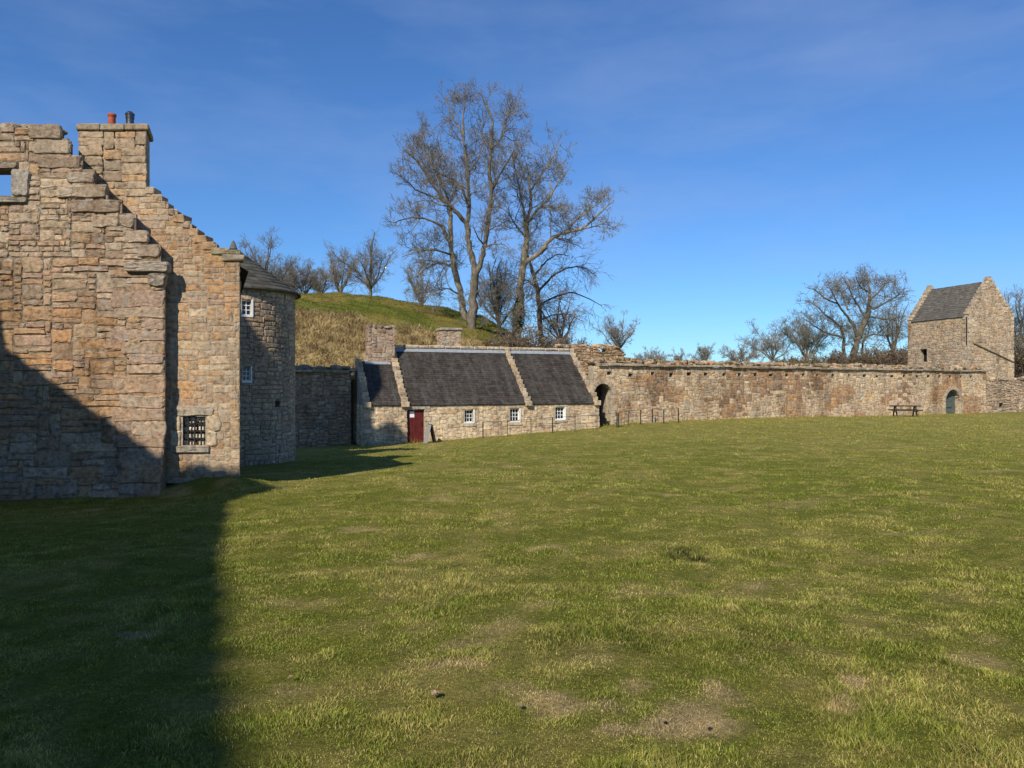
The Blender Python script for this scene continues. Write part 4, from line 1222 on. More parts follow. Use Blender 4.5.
sheet(mb, pGr, 0, GL, zb, gze, None, .6, .4, MORT_P)
masonry(mb, pGr, .0, GL, ZE - 1, gze, None, (.2, .3), (.35, .7), PAL_G, .028, .01, False, 0)
mb.build('wall', M['rubble_far'], tow)
mb = MB(); wc = ((gw0[0] + gw1[0]) / 2, (gw0[1] + gw1[1]) / 2)
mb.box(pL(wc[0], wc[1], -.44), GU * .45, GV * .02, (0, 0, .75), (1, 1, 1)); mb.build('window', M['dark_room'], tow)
mb = MB()
for side in (0, 1):
    u0 = 0 if side == 0 else GW
    b = GC + GV * u0 + GU * .42 + Vector((0, 0, gze)); tp = GC + GV * gpk + GU * .42 + Vector((0, 0, gzr - .18))
    o0 = b + (b - tp).normalized() * .15
    S = tp - o0; sl = Slope(o0, GU, S)
    slates(mb, sl, GL - .84, S.length, .32, .22, .03, [(2, (.105, .10, .09)), (1, (.085, .08, .072)), (1, (.125, .12, .105))])
    mb.add([sl(0, 0, 0), sl(GL - .84, 0, 0), sl(GL - .84, S.length, 0), sl(0, S.length, 0)], [(0, 1, 2, 3)], (.05, .05, .05))
mb.build('roof', M['slate_tower'], tow)
for gk in (.2, GL - .2):
    for side in (0, 1):
        n = 12; mb = MB()
        for i in range(n):
            f = (i + .5) / n
            uu = gpk * f if side == 0 else GW - (GW - gpk) * f
            z = gze + (gzr - gze) * f + .05
            mb.box(GC + GV * uu + GU * gk + Vector((0, 0, z)), GV * (gpk / n * .5 + .05), GU * .24, (0, 0, (gzr - gze) / n * .5 - .01), pick([(3, GREYB), (2, PALE)]), .012, .02)
        mb.build('crow_steps', M['rubble_far'], tow)
    mb = MB(); mb.box(GC + GV * gpk + GU * gk + Vector((0, 0, gzr + .04)), GV * .15, GU * .22, (0, 0, .15), GREYB, .01, .04)
    mb.build('peak_stone', M['rubble_far'], tow)
for sgn in (0, 1):
    mb = MB(); v = ZE - .5; k = 0
    while v < gze - .1:
        h = R(.28, .4); l = (.6, .34)[k % 2]; t = min(v + h, gze)
        if sgn == 0:
            one_stone(mb, pGa, -.012, l, v + .003, t - .003, .04, pick([(3, PALE), (2, GREYB)]), False); one_stone(mb, pL, -.012, (.34, .6)[k % 2], v + .003, t - .003, .04, pick([(3, PALE), (2, GREYB)]), False)
        else: one_stone(mb, pGa, GW - l, GW + .012, v + .003, t - .003, .04, pick([(3, PALE), (2, GREYB)]), False)
        v += h; k += 1
    mb.build('corner_stones', M['rubble_far'], tow)
mb = MB()
q0 = pGa.uv(973.2, 343.5); q1 = pGa.uv(1013.8, 362.5)
mb.bar(pGa(q0[0], q0[1], .05), pGa(q1[0], q1[1], .05), .07, .09, (.10, .085, .07), up=tuple(pGa.N)); mb.build('roof_scar', M['rubble_far'], tow)
mb = MB()
mb.bar(pGa(q1[0] + .08, q1[1] + .05, .06), pGa(q1[0] + .081, ZE - .6, .06), .07); mb.build('downpipe', M['iron'], tow)
mb = MB(); mb.bar(pL(.14, gze - .12, .06), pL(.141, q0[1] - .1, .06), .06); mb.build('downpipe', M['iron'], tow)

# ------------------------------------------------------------------ grassy mound behind the cottage
def mound_z(x, y):
    s = (x - OC.x) * NC.x + (y - OC.y) * NC.y - 2.9       # distance behind the enclosure wall
    prof = np.interp(s, [-2, 0, 2, 6, 11, 17, 22, 27, 40, 60], [-.5, .75, 1.25, 3.1, 5.1, 6.75, 7.5, 7.55, 5.5, 2.0])
    lat = np.interp(x, [-60, -32, -18, -11, -6.5, -2.5, 1, 4, 8, 14], [.2, .85, .99, 1.0, .92, .83, .62, .43, .1, -.1])
    z = -1.0 + (prof + 1.0) * lat
    z = z + (fbm(x * .35, y * .35, 3) - .5) * .5 + (fbm(x * 1.3, y * 1.3, 2) - .5) * .35
    return z + ZE
mu = np.arange(-34, 26, .4); mv = np.arange(-.3, 66, .4)
MU, MV = np.meshgrid(mu, mv)
mx = OC.x + UC.x * MU.ravel() + NC.x * (MV.ravel() + 2.9); my = OC.y + UC.y * MU.ravel() + NC.y * (MV.ravel() + 2.9)
# keep the part that is clear of the cottage footprint
uu = MU.ravel(); vvv = MV.ravel()
mz = mound_z(mx, my)
infoot = (uu > -.2) & (uu < UL + .5) & (vvv < 4.2)
wd_ = (mx - WO.x) * WN.x + (my - WO.y) * WN.y
mz = np.where((wd_ > -1.4) & (mx > 3.5), ZE - 2.6, mz)
def straw_f(x, y):
    s = (x - OC.x) * NC.x + (y - OC.y) * NC.y - 2.9
    lim = np.interp(x, [-30, -14, -8, -3, 4], [12.5, 11.0, 9.5, 8.3, 7.0]) + (fbm(x * .5, y * .5, 3) - .5) * 3
    return 1 - sstep(-.7, .7, s - lim)
def mound_col(x, y):
    g = np.array((.13, .145, .026)); g2 = np.array((.21, .175, .045)); st = np.array((.46, .345, .155)); st2 = np.array((.27, .19, .085))
    t = sstep(.4, .65, fbm(x * .45 + 8, y * .45, 4))[:, None]; q = sstep(.38, .66, fbm(x * 1.4, y * 1.4, 3))[:, None]
    f = straw_f(x, y)[:, None]
    return (g * (1 - t) + g2 * t) * (1 - f) + (st * (1 - q) + st2 * q) * f
nmu, nmv = len(mu), len(mv)
ii = (np.arange(nmv - 1)[:, None] * nmu + np.arange(nmu - 1)[None, :]).ravel()
quads = np.stack([ii, ii + 1, ii + nmu + 1, ii + nmu], -1)
o = np_mesh('hill', np.stack([mx, my, mz], -1), quads, None, mound_col(mx, my), M['ground'], smooth=True)
tag(o, 'rounded grassy mound, green on top and straw coloured on its lower bank', 'hill', kind='structure')
n = 60000
bu = RS.rand(n) * 26 - 12; bv = RS.rand(n) ** 1.0 * 22
bx = OC.x + UC.x * bu + NC.x * (bv + 3.1); by = OC.y + UC.y * bu + NC.y * (bv + 3.1)
ok = ~((bu > .9) & (bu < UL + .6) & (bv < 3.6)) & (bx < 4.5)
bx, by = bx[ok], by[ok]; f = straw_f(bx, by)
Lm = np.where(f > .5, .22 + .35 * RS.rand(len(bx)), .05 + .06 * RS.rand(len(bx)))
Cm = mound_col(bx, by) * (.65 + .7 * RS.rand(len(bx)))[:, None]
blades('bank_grass', 'long dry straw grass and short green turf on the mound', bx, by, mound_z(bx, by), Lm, np.full(len(bx), .035), Cm, lean=.9)

# plants on the wall heads
n = 5200; pu = RS.rand(n) * (WL - .4) + .2; dn = fbm(pu * .8, pu * 0 + 3, 3); ok = RS.rand(n) < sstep(.35, .62, dn)
pu = pu[ok]; off = .25 + RS.rand(len(pu)) * .4
wx = WO.x + WD.x * pu - WN.x * off; wy = WO.y + WD.y * pu - WN.y * off
pc_ = np.array([(.16, .10, .04), (.20, .15, .06), (.09, .09, .03)])[RS.randint(0, 3, len(pu))]
blades('wall_top_grass', 'withered grass and moss growing along the courtyard wall head', wx, wy, np.full(len(pu), zW + .22) + RS.rand(len(pu)) * .15, .10 + .2 * RS.rand(len(pu)), np.full(len(pu), .03), pc_ * (.7 + .6 * RS.rand(len(pu)))[:, None], lean=1.0)

# ------------------------------------------------------------------ bare trees
class Tubes:
    def __init__(s): s.b = {}
    def add(s, Pp, Rr, k):
        key = (Pp.shape[1], k); s.b.setdefault(key, []).append((Pp, Rr))
    def build(s, name, mat, parent):
        VV = []; QQ = []; base = 0
        for (n, k), lst in s.b.items():
            Pp = np.concatenate([a for a, _ in lst]); Rr = np.concatenate([b for _, b in lst]); Nn = len(Pp)
            T = np.empty_like(Pp); T[:, 1:-1] = Pp[:, 2:] - Pp[:, :-2]; T[:, 0] = Pp[:, 1] - Pp[:, 0]; T[:, -1] = Pp[:, -1] - Pp[:, -2]
            T /= np.linalg.norm(T, axis=2, keepdims=True) + 1e-9
            ref = np.array((.31, .87, .37)); A = np.cross(T, ref); A /= np.linalg.norm(A, axis=2, keepdims=True) + 1e-9
            B = np.cross(T, A)
            a = 2 * np.pi * np.arange(k) / k
            V = Pp[:, :, None, :] + Rr[:, :, None, None] * (A[:, :, None, :] * np.cos(a)[None, None, :, None] + B[:, :, None, :] * np.sin(a)[None, None, :, None])
            VV.append(V.reshape(-1, 3))
            i = (np.arange(Nn)[:, None, None] * n * k + np.arange(n - 1)[None, :, None] * k); j = np.arange(k)[None, None, :]; j2 = (j + 1) % k
            QQ.append((np.stack([i + j, i + j2, i + k + j2, i + k + j], -1)).reshape(-1, 4) + base)
            base += Nn * n * k
        return np_mesh(name, np.concatenate(VV), np.concatenate(QQ), None, None, mat, parent, smooth=True)

def norm(a): return a / (np.linalg.norm(a, axis=-1, keepdims=True) + 1e-9)
def resample(pts, rad, n):
    pts = np.asarray(pts, float); rad = np.asarray(rad, float)
    d = np.concatenate([[0], np.cumsum(np.linalg.norm(np.diff(pts, axis=0), axis=1))]); t = np.linspace(0, d[-1], n)
    # smooth interpolation through the traced points
    out = np.stack([np.interp(t, d, pts[:, i]) for i in range(3)], -1)
    sm = out.copy(); sm[1:-1] = .25 * out[:-2] + .5 * out[1:-1] + .25 * out[2:]
    return sm, np.interp(t, d, rad)
def spawn(rs, Pp, Rr, spacing, length, n, t0=.2, ang=(25, 60), up=.25, gnarl=.25, trop=.05, rk=.02, rmin=.006, shrink=.68, flat=None, tend=1.0):
    L = np.linalg.norm(np.diff(Pp, axis=1), axis=2).sum(1)
    cnt = np.maximum(1, rs.poisson(np.maximum(L * (1 - t0) / spacing, .3)))
    idx = np.repeat(np.arange(len(Pp)), cnt); m = len(idx); N0 = Pp.shape[1]
    t = t0 + (tend - t0) * rs.rand(m); s = t * (N0 - 1); i = np.minimum(s.astype(int), N0 - 2); fr = (s - i)[:, None]
    st = Pp[idx, i] * (1 - fr) + Pp[idx, i + 1] * fr
    r0 = Rr[idx, i] * (1 - fr[:, 0]) + Rr[idx, i + 1] * fr[:, 0]
    tg = norm(Pp[idx, i + 1] - Pp[idx, i])
    v = rs.randn(m, 3)
    if flat is not None: v = v * np.array(flat)
    pr = norm(v - (v * tg).sum(1, keepdims=True) * tg)
    a = np.radians(ang[0] + (ang[1] - ang[0]) * rs.rand(m))[:, None]
    d = tg * np.cos(a) + pr * np.sin(a); d[:, 2] += up; d = norm(d)
    ln = length * (.55 + .75 * rs.rand(m)) * (1 - shrink * (t - t0) / max(1e-3, 1 - t0)); ln = np.minimum(ln, L[idx] * 1.1)
    out = np.empty((m, n, 3)); out[:, 0] = st; p = st
    for k in range(1, n):
        d = d + rs.randn(m, 3) * gnarl; d[:, 2] += trop; d = norm(d); p = p + d * (ln / (n - 1))[:, None]; out[:, k] = p
    rb = np.minimum(r0 * .75, np.maximum(rk * ln, rmin * 1.3))
    rr = rb[:, None] * np.linspace(1, .35, n)[None, :]; rr = np.maximum(rr, rmin)
    return out, rr

def traced(limbs, Y, depth_seed, sc=1.0):
    """limbs traced in the picture plane at the tree's own distance: (points [(px,py)...], radius px at start, at end, depth drift)"""
    out = []
    for pts, ra, rb, dd in limbs:
        n = len(pts); res = []
        for i, (x, y) in enumerate(pts):
            p = P(x, y, Y); f = i / max(1, n - 1)
            k = (Y + (dd[0] + (dd[1] - dd[0]) * f)) / Y          # move along the view ray so that the limb leans in depth
            res.append((p.x * k, p.y * k, ZE + (p.z - ZE) * k))
        rad = np.linspace(ra, rb, n) / F * Y
        out.append(resample(res, rad, max(8, 4 * n)))
    return out

def plant_tree(name, label, limbs3d, base, levels, bark, twig, seed, group=None, cat='tree', trunk_k=9, mid=None, extra=None):
    rs = np.random.RandomState(seed)
    t = thing(name, tuple(base), label, cat, group)
    tt = Tubes(); cr = Tubes()
    cur = []
    for pts, rad in limbs3d:
        w = rs.randn(len(pts), 3) * (.11 * rad + .012)[:, None]; w[0] = 0; rad = rad * (1 + .07 * rs.randn(len(rad)))
        tt.add((pts + w)[None], rad[None], trunk_k)
        cur.append((pts[None], rad[None]))
    layers = cur
    for li, kw in enumerate(levels):
        nxt = []
        kw = dict(kw); k = kw.pop('k', 3)
        if li > 0: kw['shrink'] = .42
        if li == 0:
            for Pp, Rr in layers:
                if kw.get('minlen') and np.linalg.norm(np.diff(Pp, axis=1), axis=2).sum() < kw['minlen']: pass
                q = {a: b for a, b in kw.items() if a != 'minlen'}
                a, b = spawn(rs, Pp, Rr, **q); nxt.append((a, b))
        else:
            Pp = np.concatenate([a for a, _ in layers]); Rr = np.concatenate([b for _, b in layers])
            nxt.append(spawn(rs, Pp, Rr, **kw))
        for a, b in nxt: cr.add(a, b, k)
        # limb ends keep branching too
        layers = [(np.concatenate([a for a, _ in nxt]), np.concatenate([b for _, b in nxt]))]
    tt.build('trunk', M[bark], t)
    cr.build('crown', M[twig], t)
    return t

# two big sycamores behind the cottage, traced from the photograph
Y1 = 54.0
L1 = [
    ([(471, 352), (472, 330), (473, 300), (475, 274)], 5.0, 4.0, (0, 0)),
    ([(475, 276), (472, 258), (469, 246), (467, 222)], 3.4, 2.7, (0, .5)),
    ([(467, 224), (456, 212), (443, 200), (435, 187), (425, 172), (415, 158), (403, 150)], 2.4, .6, (.5, -2.5)),
    ([(467, 222), (469, 207), (468, 174), (464, 143), (463, 116), (465, 100)], 2.2, .5, (.5, 1.5)),
    ([(465, 146), (460, 128), (451, 116), (448, 105), (446, 98)], 1.1, .4, (1, 3)),
    ([(468, 207), (463, 189), (453, 180), (434, 170), (425, 155), (421, 139), (424, 120)], 1.4, .4, (.5, 3)),
    ([(474, 278), (480, 264), (485, 246), (489, 216), (492, 193), (489, 174), (491, 149), (493, 120), (488, 109), (483, 100), (480, 93)], 2.9, .5, (0, -1.5)),
    ([(492, 190), (501, 172), (508, 161), (516, 148)], 1.3, .4, (-.5, -3)),
    ([(491, 149), (503, 137), (506, 122), (512, 110)], 1.0, .35, (-1, 1.5)),
    ([(443, 200), (430, 196), (416, 190), (404, 178)], 1.1, .35, (-.5, -4)),
    ([(468, 174), (478, 160), (484, 140), (476, 118)], 1.0, .35, (1, 4)),
    ([(434, 170), (420, 166), (408, 160), (397, 158)], .8, .3, (2, 4)),
    ([(485, 246), (478, 238), (474, 228)], 1.0, .35, (0, -2)),
]
lv_big = [dict(spacing=.50, length=3.1, n=8, t0=.12, ang=(30, 68), up=.15, gnarl=.30, trop=.05, rk=.0155, rmin=.016, k=4),
          dict(spacing=.30, length=1.4, n=6, t0=.1, ang=(25, 62), up=.15, gnarl=.32, trop=.06, rk=.012, rmin=.0105),
          dict(spacing=.21, length=.72, n=5, t0=.1, ang=(25, 60), up=.12, gnarl=.32, trop=.05, rk=.012, rmin=.0095),
          dict(spacing=.24, length=.38, n=3, t0=.15, ang=(25, 60), up=.12, gnarl=.25, trop=.05, rk=.012, rmin=.0085)]
b1_ = P(471, 350, Y1); b1_.z = min(b1_.z, float(mound_z(np.array([b1_.x]), np.array([b1_.y]))[0]))
def sink(limbs, base, dz=-1.2):
    p, r = limbs[0]; p = p.copy(); p = np.vstack([p[0] + np.array((0, 0, dz)), p]); r = np.concatenate([[r[0] * 1.25], r]); limbs[0] = (p, r); return limbs
plant_tree('bare_tree', 'tallest bare tree behind the cottage, its grey trunk forking low into two upright stems', sink(traced(L1, Y1, 1), b1_), b1_, lv_big, 'bark_grey', 'twig_grey', 21)
Y1b = 58.0
L1b = [
    ([(467, 350), (465, 318), (455, 270), (451, 248), (450, 213), (447, 196)], 3.8, 1.6, (0, 0)),
    ([(452, 250), (442, 226), (428, 219), (411, 217), (393, 223)], 1.7, .4, (0, -3)),
    ([(447, 197), (440, 182), (436, 165), (430, 150)], 1.2, .35, (0, 2)),
    ([(449, 205), (456, 190), (457, 172)], 1.2, .35, (0, 3)),
    ([(454, 268), (440, 262), (426, 268), (412, 280)], 1.2, .3, (0, 3)),
    ([(452, 255), (437, 250), (420, 250), (402, 257)], 1.1, .3, (0, -4)),
    ([(460, 295), (448, 288), (436, 290), (424, 300)], .9, .3, (0, -3)),
]
b1b = P(467, 349, Y1b)
plant_tree('bare_tree', 'pale bare tree just behind the forked trunk with a long low limb to the left', sink(traced(L1b, Y1b, 2), b1b), b1b, lv_big, 'bark_pale', 'twig_olive', 22)
Y2 = 56.0
L2 = [
    ([(515, 350), (518, 330), (520, 290), (524, 259), (527, 239), (526, 224)], 4.2, 2.6, (0, 0)),
    ([(526, 262), (540, 252), (553, 237), (566, 232), (583, 229), (594, 219), (606, 207), (614, 200)], 2.4, .5, (0, -2)),
    ([(566, 232), (577, 219), (589, 210), (595, 196)], 1.1, .35, (-.5, 1.5)),
    ([(583, 229), (596, 226), (606, 222)], .8, .3, (-1, -3)),
    ([(553, 237), (562, 240), (572, 243)], .8, .3, (-.5, 2)),
    ([(526, 226), (531, 204), (530, 190), (529, 172), (524, 156)], 1.9, .4, (0, 1)),
    ([(527, 224), (537, 210), (549, 199), (557, 184), (566, 172)], 1.6, .4, (0, -2)),
    ([(530, 192), (543, 173), (554, 156), (562, 142)], 1.1, .35, (1, 3)),
    ([(526, 226), (522, 202), (517, 176), (512, 156)], 1.4, .35, (0, -3)),
    ([(527, 239), (516, 226), (508, 212), (498, 206)], 1.1, .3, (0, 3)),
    ([(537, 210), (544, 205), (553, 206)], .8, .3, (0, -3)),
    ([(549, 199), (551, 184), (547, 166)], .8, .3, (-1, 2)),
]
b2_ = P(516, 346, Y2)
t2 = plant_tree('bare_tree', 'bare tree with a pale straight trunk wrapped in ivy and one long limb reaching right', sink(traced(L2, Y2, 3), b2_), b2_, lv_big, 'bark_pale', 'twig_olive', 23)
# ivy round its trunk
def leaves(name, C, size, cols, parent, mat='leaflets'):
    n = len(C); a = norm(RS.randn(n, 3)); b = norm(np.cross(a, RS.randn(n, 3))); s = (size * (.6 + .8 * RS.rand(n)))[:, None]
    V = np.stack([C - a * s, C + b * s * .6, C + a * s, C - b * s * .6], 1).reshape(-1, 3); i = np.arange(n) * 4
    c = cols[RS.randint(0, len(cols), n)] * (.7 + .6 * RS.rand(n))[:, None]
    return np_mesh(name, V, np.stack([i, i + 1, i + 2, i + 3], -1), None, np.repeat(c, 4, 0), M[mat], parent)
n = 2600; tpx = RS.rand(n); py = 298 + tpx * 38; pxx = 519.7 - (py - 298) * .07
ang_ = RS.rand(n) * 2 * np.pi; rr_ = (.28 + .16 * RS.rand(n)) * (.55 + .6 * np.sin(np.pi * np.clip(tpx, .05, 1)))
C = np.stack([(pxx - 512) / F * Y2 + rr_ * np.cos(ang_), Y2 + rr_ * np.sin(ang_), ZE + (HZ - py) / F * Y2], -1)
leaves('ivy', C, .05, np.array([(.018, .035, .010), (.03, .05, .015), (.05, .06, .02)]), t2)
Y3 = 60.0
L3 = [
    ([(541, 350), (540, 330), (538, 290), (531, 266), (526, 252)], 3.0, 1.2, (0, 0)),
    ([(538, 292), (552, 276), (566, 268), (582, 266), (596, 276)], 1.3, .3, (0, -2)),
    ([(539, 305), (556, 296), (572, 292), (588, 298), (602, 306)], 1.2, .3, (0, 2)),
    ([(534, 276), (545, 262), (557, 254), (570, 256)], 1.1, .3, (0, 3)),
    ([(540, 320), (556, 314), (570, 314), (584, 322)], 1.0, .3, (0, -3)),
    ([(538, 290), (528, 280), (515, 282), (503, 292)], .9, .3, (0, 3)),
]
lv_droop = [dict(spacing=.40, length=2.8, n=8, t0=.12, ang=(30, 70), up=.05, gnarl=.22, trop=-.07, rk=.011, rmin=.012, k=4),
            dict(spacing=.30, length=1.5, n=6, t0=.1, ang=(25, 55), up=-.05, gnarl=.22, trop=-.10, rk=.010, rmin=.009),
            dict(spacing=.27, length=.85, n=5, t0=.1, ang=(20, 50), up=-.1, gnarl=.2, trop=-.10, rk=.010, rmin=.0075)]
b3_ = P(541, 349, Y3)
plant_tree('bare_tree', 'reddish brown drooping bare tree right of the ivy clad trunk', sink(traced(L3, Y3, 4), b3_), b3_, lv_droop, 'bark_brown', 'twig_brown', 24)

# generic bare tree -------------------------------------------------
def generic(name, label, px, pyt, pyb, Y, halfw, seed, bark='bark_grey', twig='twig_grey', group=None, limbs=7, dens=1.0, trunk_f=.25, spread=None, base_z=None, cat='tree', rt=.028):
    rs = np.random.RandomState(seed)
    x = (px - 512) / F * Y; ztop = ZE + (HZ - pyt) / F * Y; z0 = ZE + (HZ - pyb) / F * Y if base_z is None else base_z
    H = ztop - z0; W = halfw / F * Y
    L = []
    lean = rs.randn(2) * .03 * H
    tp = np.array([(x, Y, z0 - .5), (x, Y, z0), (x + lean[0] * .4, Y, z0 + H * trunk_f * .5), (x + lean[0], Y + lean[1], z0 + H * trunk_f)])
    r = rt * H
    L.append(resample(tp, [r * 1.3, r * 1.05, r * .85, r * .75], 10))
    top = tp[-1]
    for i in range(limbs):
        a = 2 * math.pi * (i + rs.rand() * .6) / limbs; el = .12 + .88 * rs.rand() if i else 1.0
        rad = W * (1.0 - .55 * max(0, el - .5)) * (.6 + .4 * rs.rand())
        rad *= (1 - .75 * (i == 0))
        end = np.array((x + lean[0] + rad * math.cos(a), Y + rad * math.sin(a) * .9, z0 + H * (trunk_f + (1 - trunk_f) * (.25 + .66 * el))))
        st = tp[2] + (top - tp[2]) * (.3 + .7 * rs.rand())
        m1 = st + (end - st) * .35 + np.array((0, 0, .02 * H)) + rs.randn(3) * .03 * H; m2 = st + (end - st) * .7 + np.array((0, 0, .04 * H)) + rs.randn(3) * .035 * H
        L.append(resample(np.array([st, m1, m2, end]), [r * .5, r * .36, r * .22, r * .10], 12))
    s = H / 10.0; px_m = Y / F
    rm = max(.006, .075 * px_m)
    lv = [dict(spacing=.46 * s / dens, length=2.5 * s, n=7, t0=.15, ang=(30, 68), up=.2, gnarl=.3, trop=.06, rk=.015, rmin=rm * 1.4, k=4),
          dict(spacing=.31 * s / dens, length=1.3 * s, n=5, t0=.1, ang=(25, 60), up=.15, gnarl=.3, trop=.06, rk=.013, rmin=rm * 1.15),
          dict(spacing=.26 * s / dens, length=.65 * s, n=4, t0=.1, ang=(25, 60), up=.1, gnarl=.3, trop=.05, rk=.012, rmin=rm)]
    return plant_tree(name, label, L, (x, Y, z0), lv, bark, twig, seed, group, cat, 7)

def mz1(px, Y):
    x = (px - 512) / F * Y; return float(mound_z(np.array([x]), np.array([Y]))[0]) - .2
# behind the mound
generic('bare_tree', 'bare tree with dark spreading limbs standing on the crest of the mound', 371, 226, 300, 68, 44, 31, 'bark_grey', 'twig_grey', limbs=9, trunk_f=.18, dens=1.1)
generic('bare_tree', 'pale twiggy bare tree left of the dark limbed tree on the mound', 341, 242, 303, 76, 24, 32, 'bark_pale', 'twig_pale', limbs=9, dens=1.25, trunk_f=.2)
generic('bare_tree', 'bare grey tree rising above the conical roof of the round tower', 266, 232, 312, 74, 42, 33, 'bark_grey', 'twig_grey', limbs=10, dens=1.2, trunk_f=.2)
generic('bare_tree', 'low bare tree between the round tower roof and the mound crest', 305, 258, 306, 78, 32, 34, 'bark_grey', 'twig_grey', limbs=9, dens=1.1)
generic('bare_tree', 'thin bare tree at the right shoulder of the mound beside the big trunks', 424, 262, 318, 70, 26, 35, 'bark_pale', 'twig_pale', limbs=8, dens=1.0)
generic('bare_tree', 'slim bare sapling between the forked tree and the ivy clad trunk', 497, 252, 348, 60, 28, 36, 'bark_grey', 'twig_olive', limbs=10, dens=1.25, trunk_f=.3)
generic('bare_tree', 'hazy grey bare tree behind the drooping brown tree', 560, 282, 352, 72, 34, 46, 'bark_brown', 'twig_brown', limbs=10, dens=1.1, trunk_f=.2)
generic('bare_tree', 'small hazy bare tree low on the skyline just right of the tower roof tip', 287, 252, 308, 88, 34, 47, 'bark_grey', 'twig_pale', limbs=11, dens=1.2)
generic('bare_tree', 'hazy low bare tree filling the skyline gap left of the pale twiggy tree', 322, 262, 306, 92, 26, 48, 'bark_pale', 'twig_pale', limbs=11, dens=1.2)
# behind the courtyard wall
generic('bare_tree', 'small round bare tree just right of the broken wall end', 619, 311, 362, 80, 32, 37, 'bark_pale', 'twig_pale', limbs=10, dens=1.1, trunk_f=.25)
FARG = 'distant bare trees above the courtyard wall'
generic('distant_tree', 'larger round bare tree of the distant pair above the middle of the wall', 740, 342, 372, 190, 27, 38, 'bark_pale', 'twig_pale', FARG, 12, 1.05, .3)
generic('distant_tree', 'smaller round bare tree of the distant pair above the middle of the wall', 703, 343, 372, 190, 17, 39, 'bark_pale', 'twig_pale', FARG, 10, 1.05, .3)
generic('distant_tree', 'faint low bare tree on the skyline nearest the broken wall end', 655, 346, 370, 170, 20, 40, 'bark_grey', 'twig_pale', FARG, 8, .9, .3)
generic('distant_tree', 'faint low bare tree on the skyline left of the round distant pair', 680, 348, 370, 180, 14, 41, 'bark_grey', 'twig_pale', FARG, 8, .9, .3)
generic('bare_tree', 'feathery pale bare tree left of the great oak', 772, 314, 368, 92, 38, 42, 'bark_pale', 'twig_pale', limbs=11, dens=1.1, trunk_f=.2, rt=.02)
generic('bare_tree', 'bushy olive bare tree under the left side of the great oak', 806, 306, 368, 90, 38, 43, 'bark_pale', 'twig_olive', limbs=12, dens=1.25, trunk_f=.15, rt=.02)
generic('bare_tree', 'bare tree partly hidden behind the right side of the gabled tower', 1021, 284, 366, 90, 30, 44, 'bark_grey', 'twig_grey', limbs=9, dens=1.1, trunk_f=.25)
generic('bare_tree', 'thin bare tree between the great oak and the gabled tower', 893, 296, 366, 96, 22, 45, 'bark_grey', 'twig_grey', limbs=8, dens=1.0, trunk_f=.25)
# the great oak
YO = 84.0
LO = [
    ([(852, 372), (854, 352), (860, 332), (868, 315), (869, 306)], 3.6, 2.4, (0, 0)),
    ([(858, 338), (853, 324), (847, 316), (838, 304), (829, 286)], 1.9, .4, (0, -3)),
    ([(869, 308), (876, 308), (885, 303), (897, 296), (905, 288)], 1.6, .35, (0, -2)),
    ([(869, 307), (870, 293), (868, 281), (866, 274)], 1.7, .35, (0, 2)),
    ([(866, 320), (860, 308), (853, 298), (848, 284), (842, 277)], 1.3, .3, (0, 3)),
    ([(845, 372), (844, 352), (844, 338), (841, 327), (827, 316), (815, 305), (806, 300)], 2.0, .35, (0, 2)),
    ([(844, 338), (833, 335), (822, 331), (812, 324), (803, 318)], 1.2, .3, (0, -3)),
    ([(870, 300), (880, 291), (887, 282), (893, 279)], 1.1, .3, (0, 4)),
    ([(867, 316), (878, 318), (890, 320), (902, 316)], 1.0, .3, (0, -4)),
    ([(838, 304), (826, 299), (815, 290), (808, 288)], .9, .3, (-2, -4)),
    ([(848, 310), (842, 294), (834, 281)], .9, .3, (-1, 3)),
    ([(870, 293), (860, 287), (856, 277)], .9, .3, (1, -3)),
    ([(862, 356), (863, 340), (872, 334), (886, 336), (900, 332)], 1.2, .3, (2, 5)),
]
lv_oak = [dict(spacing=.42, length=3.0, n=8, t0=.22, ang=(30, 72), up=.1, gnarl=.36, trop=.03, rk=.015, rmin=.019, k=4),
          dict(spacing=.32, length=1.5, n=6, t0=.1, ang=(30, 65), up=.1, gnarl=.36, trop=.03, rk=.013, rmin=.014),
          dict(spacing=.30, length=.85, n=4, t0=.1, ang=(30, 65), up=.1, gnarl=.34, trop=.04, rk=.012, rmin=.0115),
          dict(spacing=.36, length=.45, n=3, t0=.1, ang=(30, 65), up=.1, gnarl=.3, trop=.04, rk=.012, rmin=.0115)]
bo = P(852, 366, YO)
plant_tree('oak_tree', 'great bare oak with a broad rounded crown behind the courtyard wall', sink(traced(LO, YO, 5), bo), bo, lv_oak, 'bark_grey', 'twig_olive', 51)

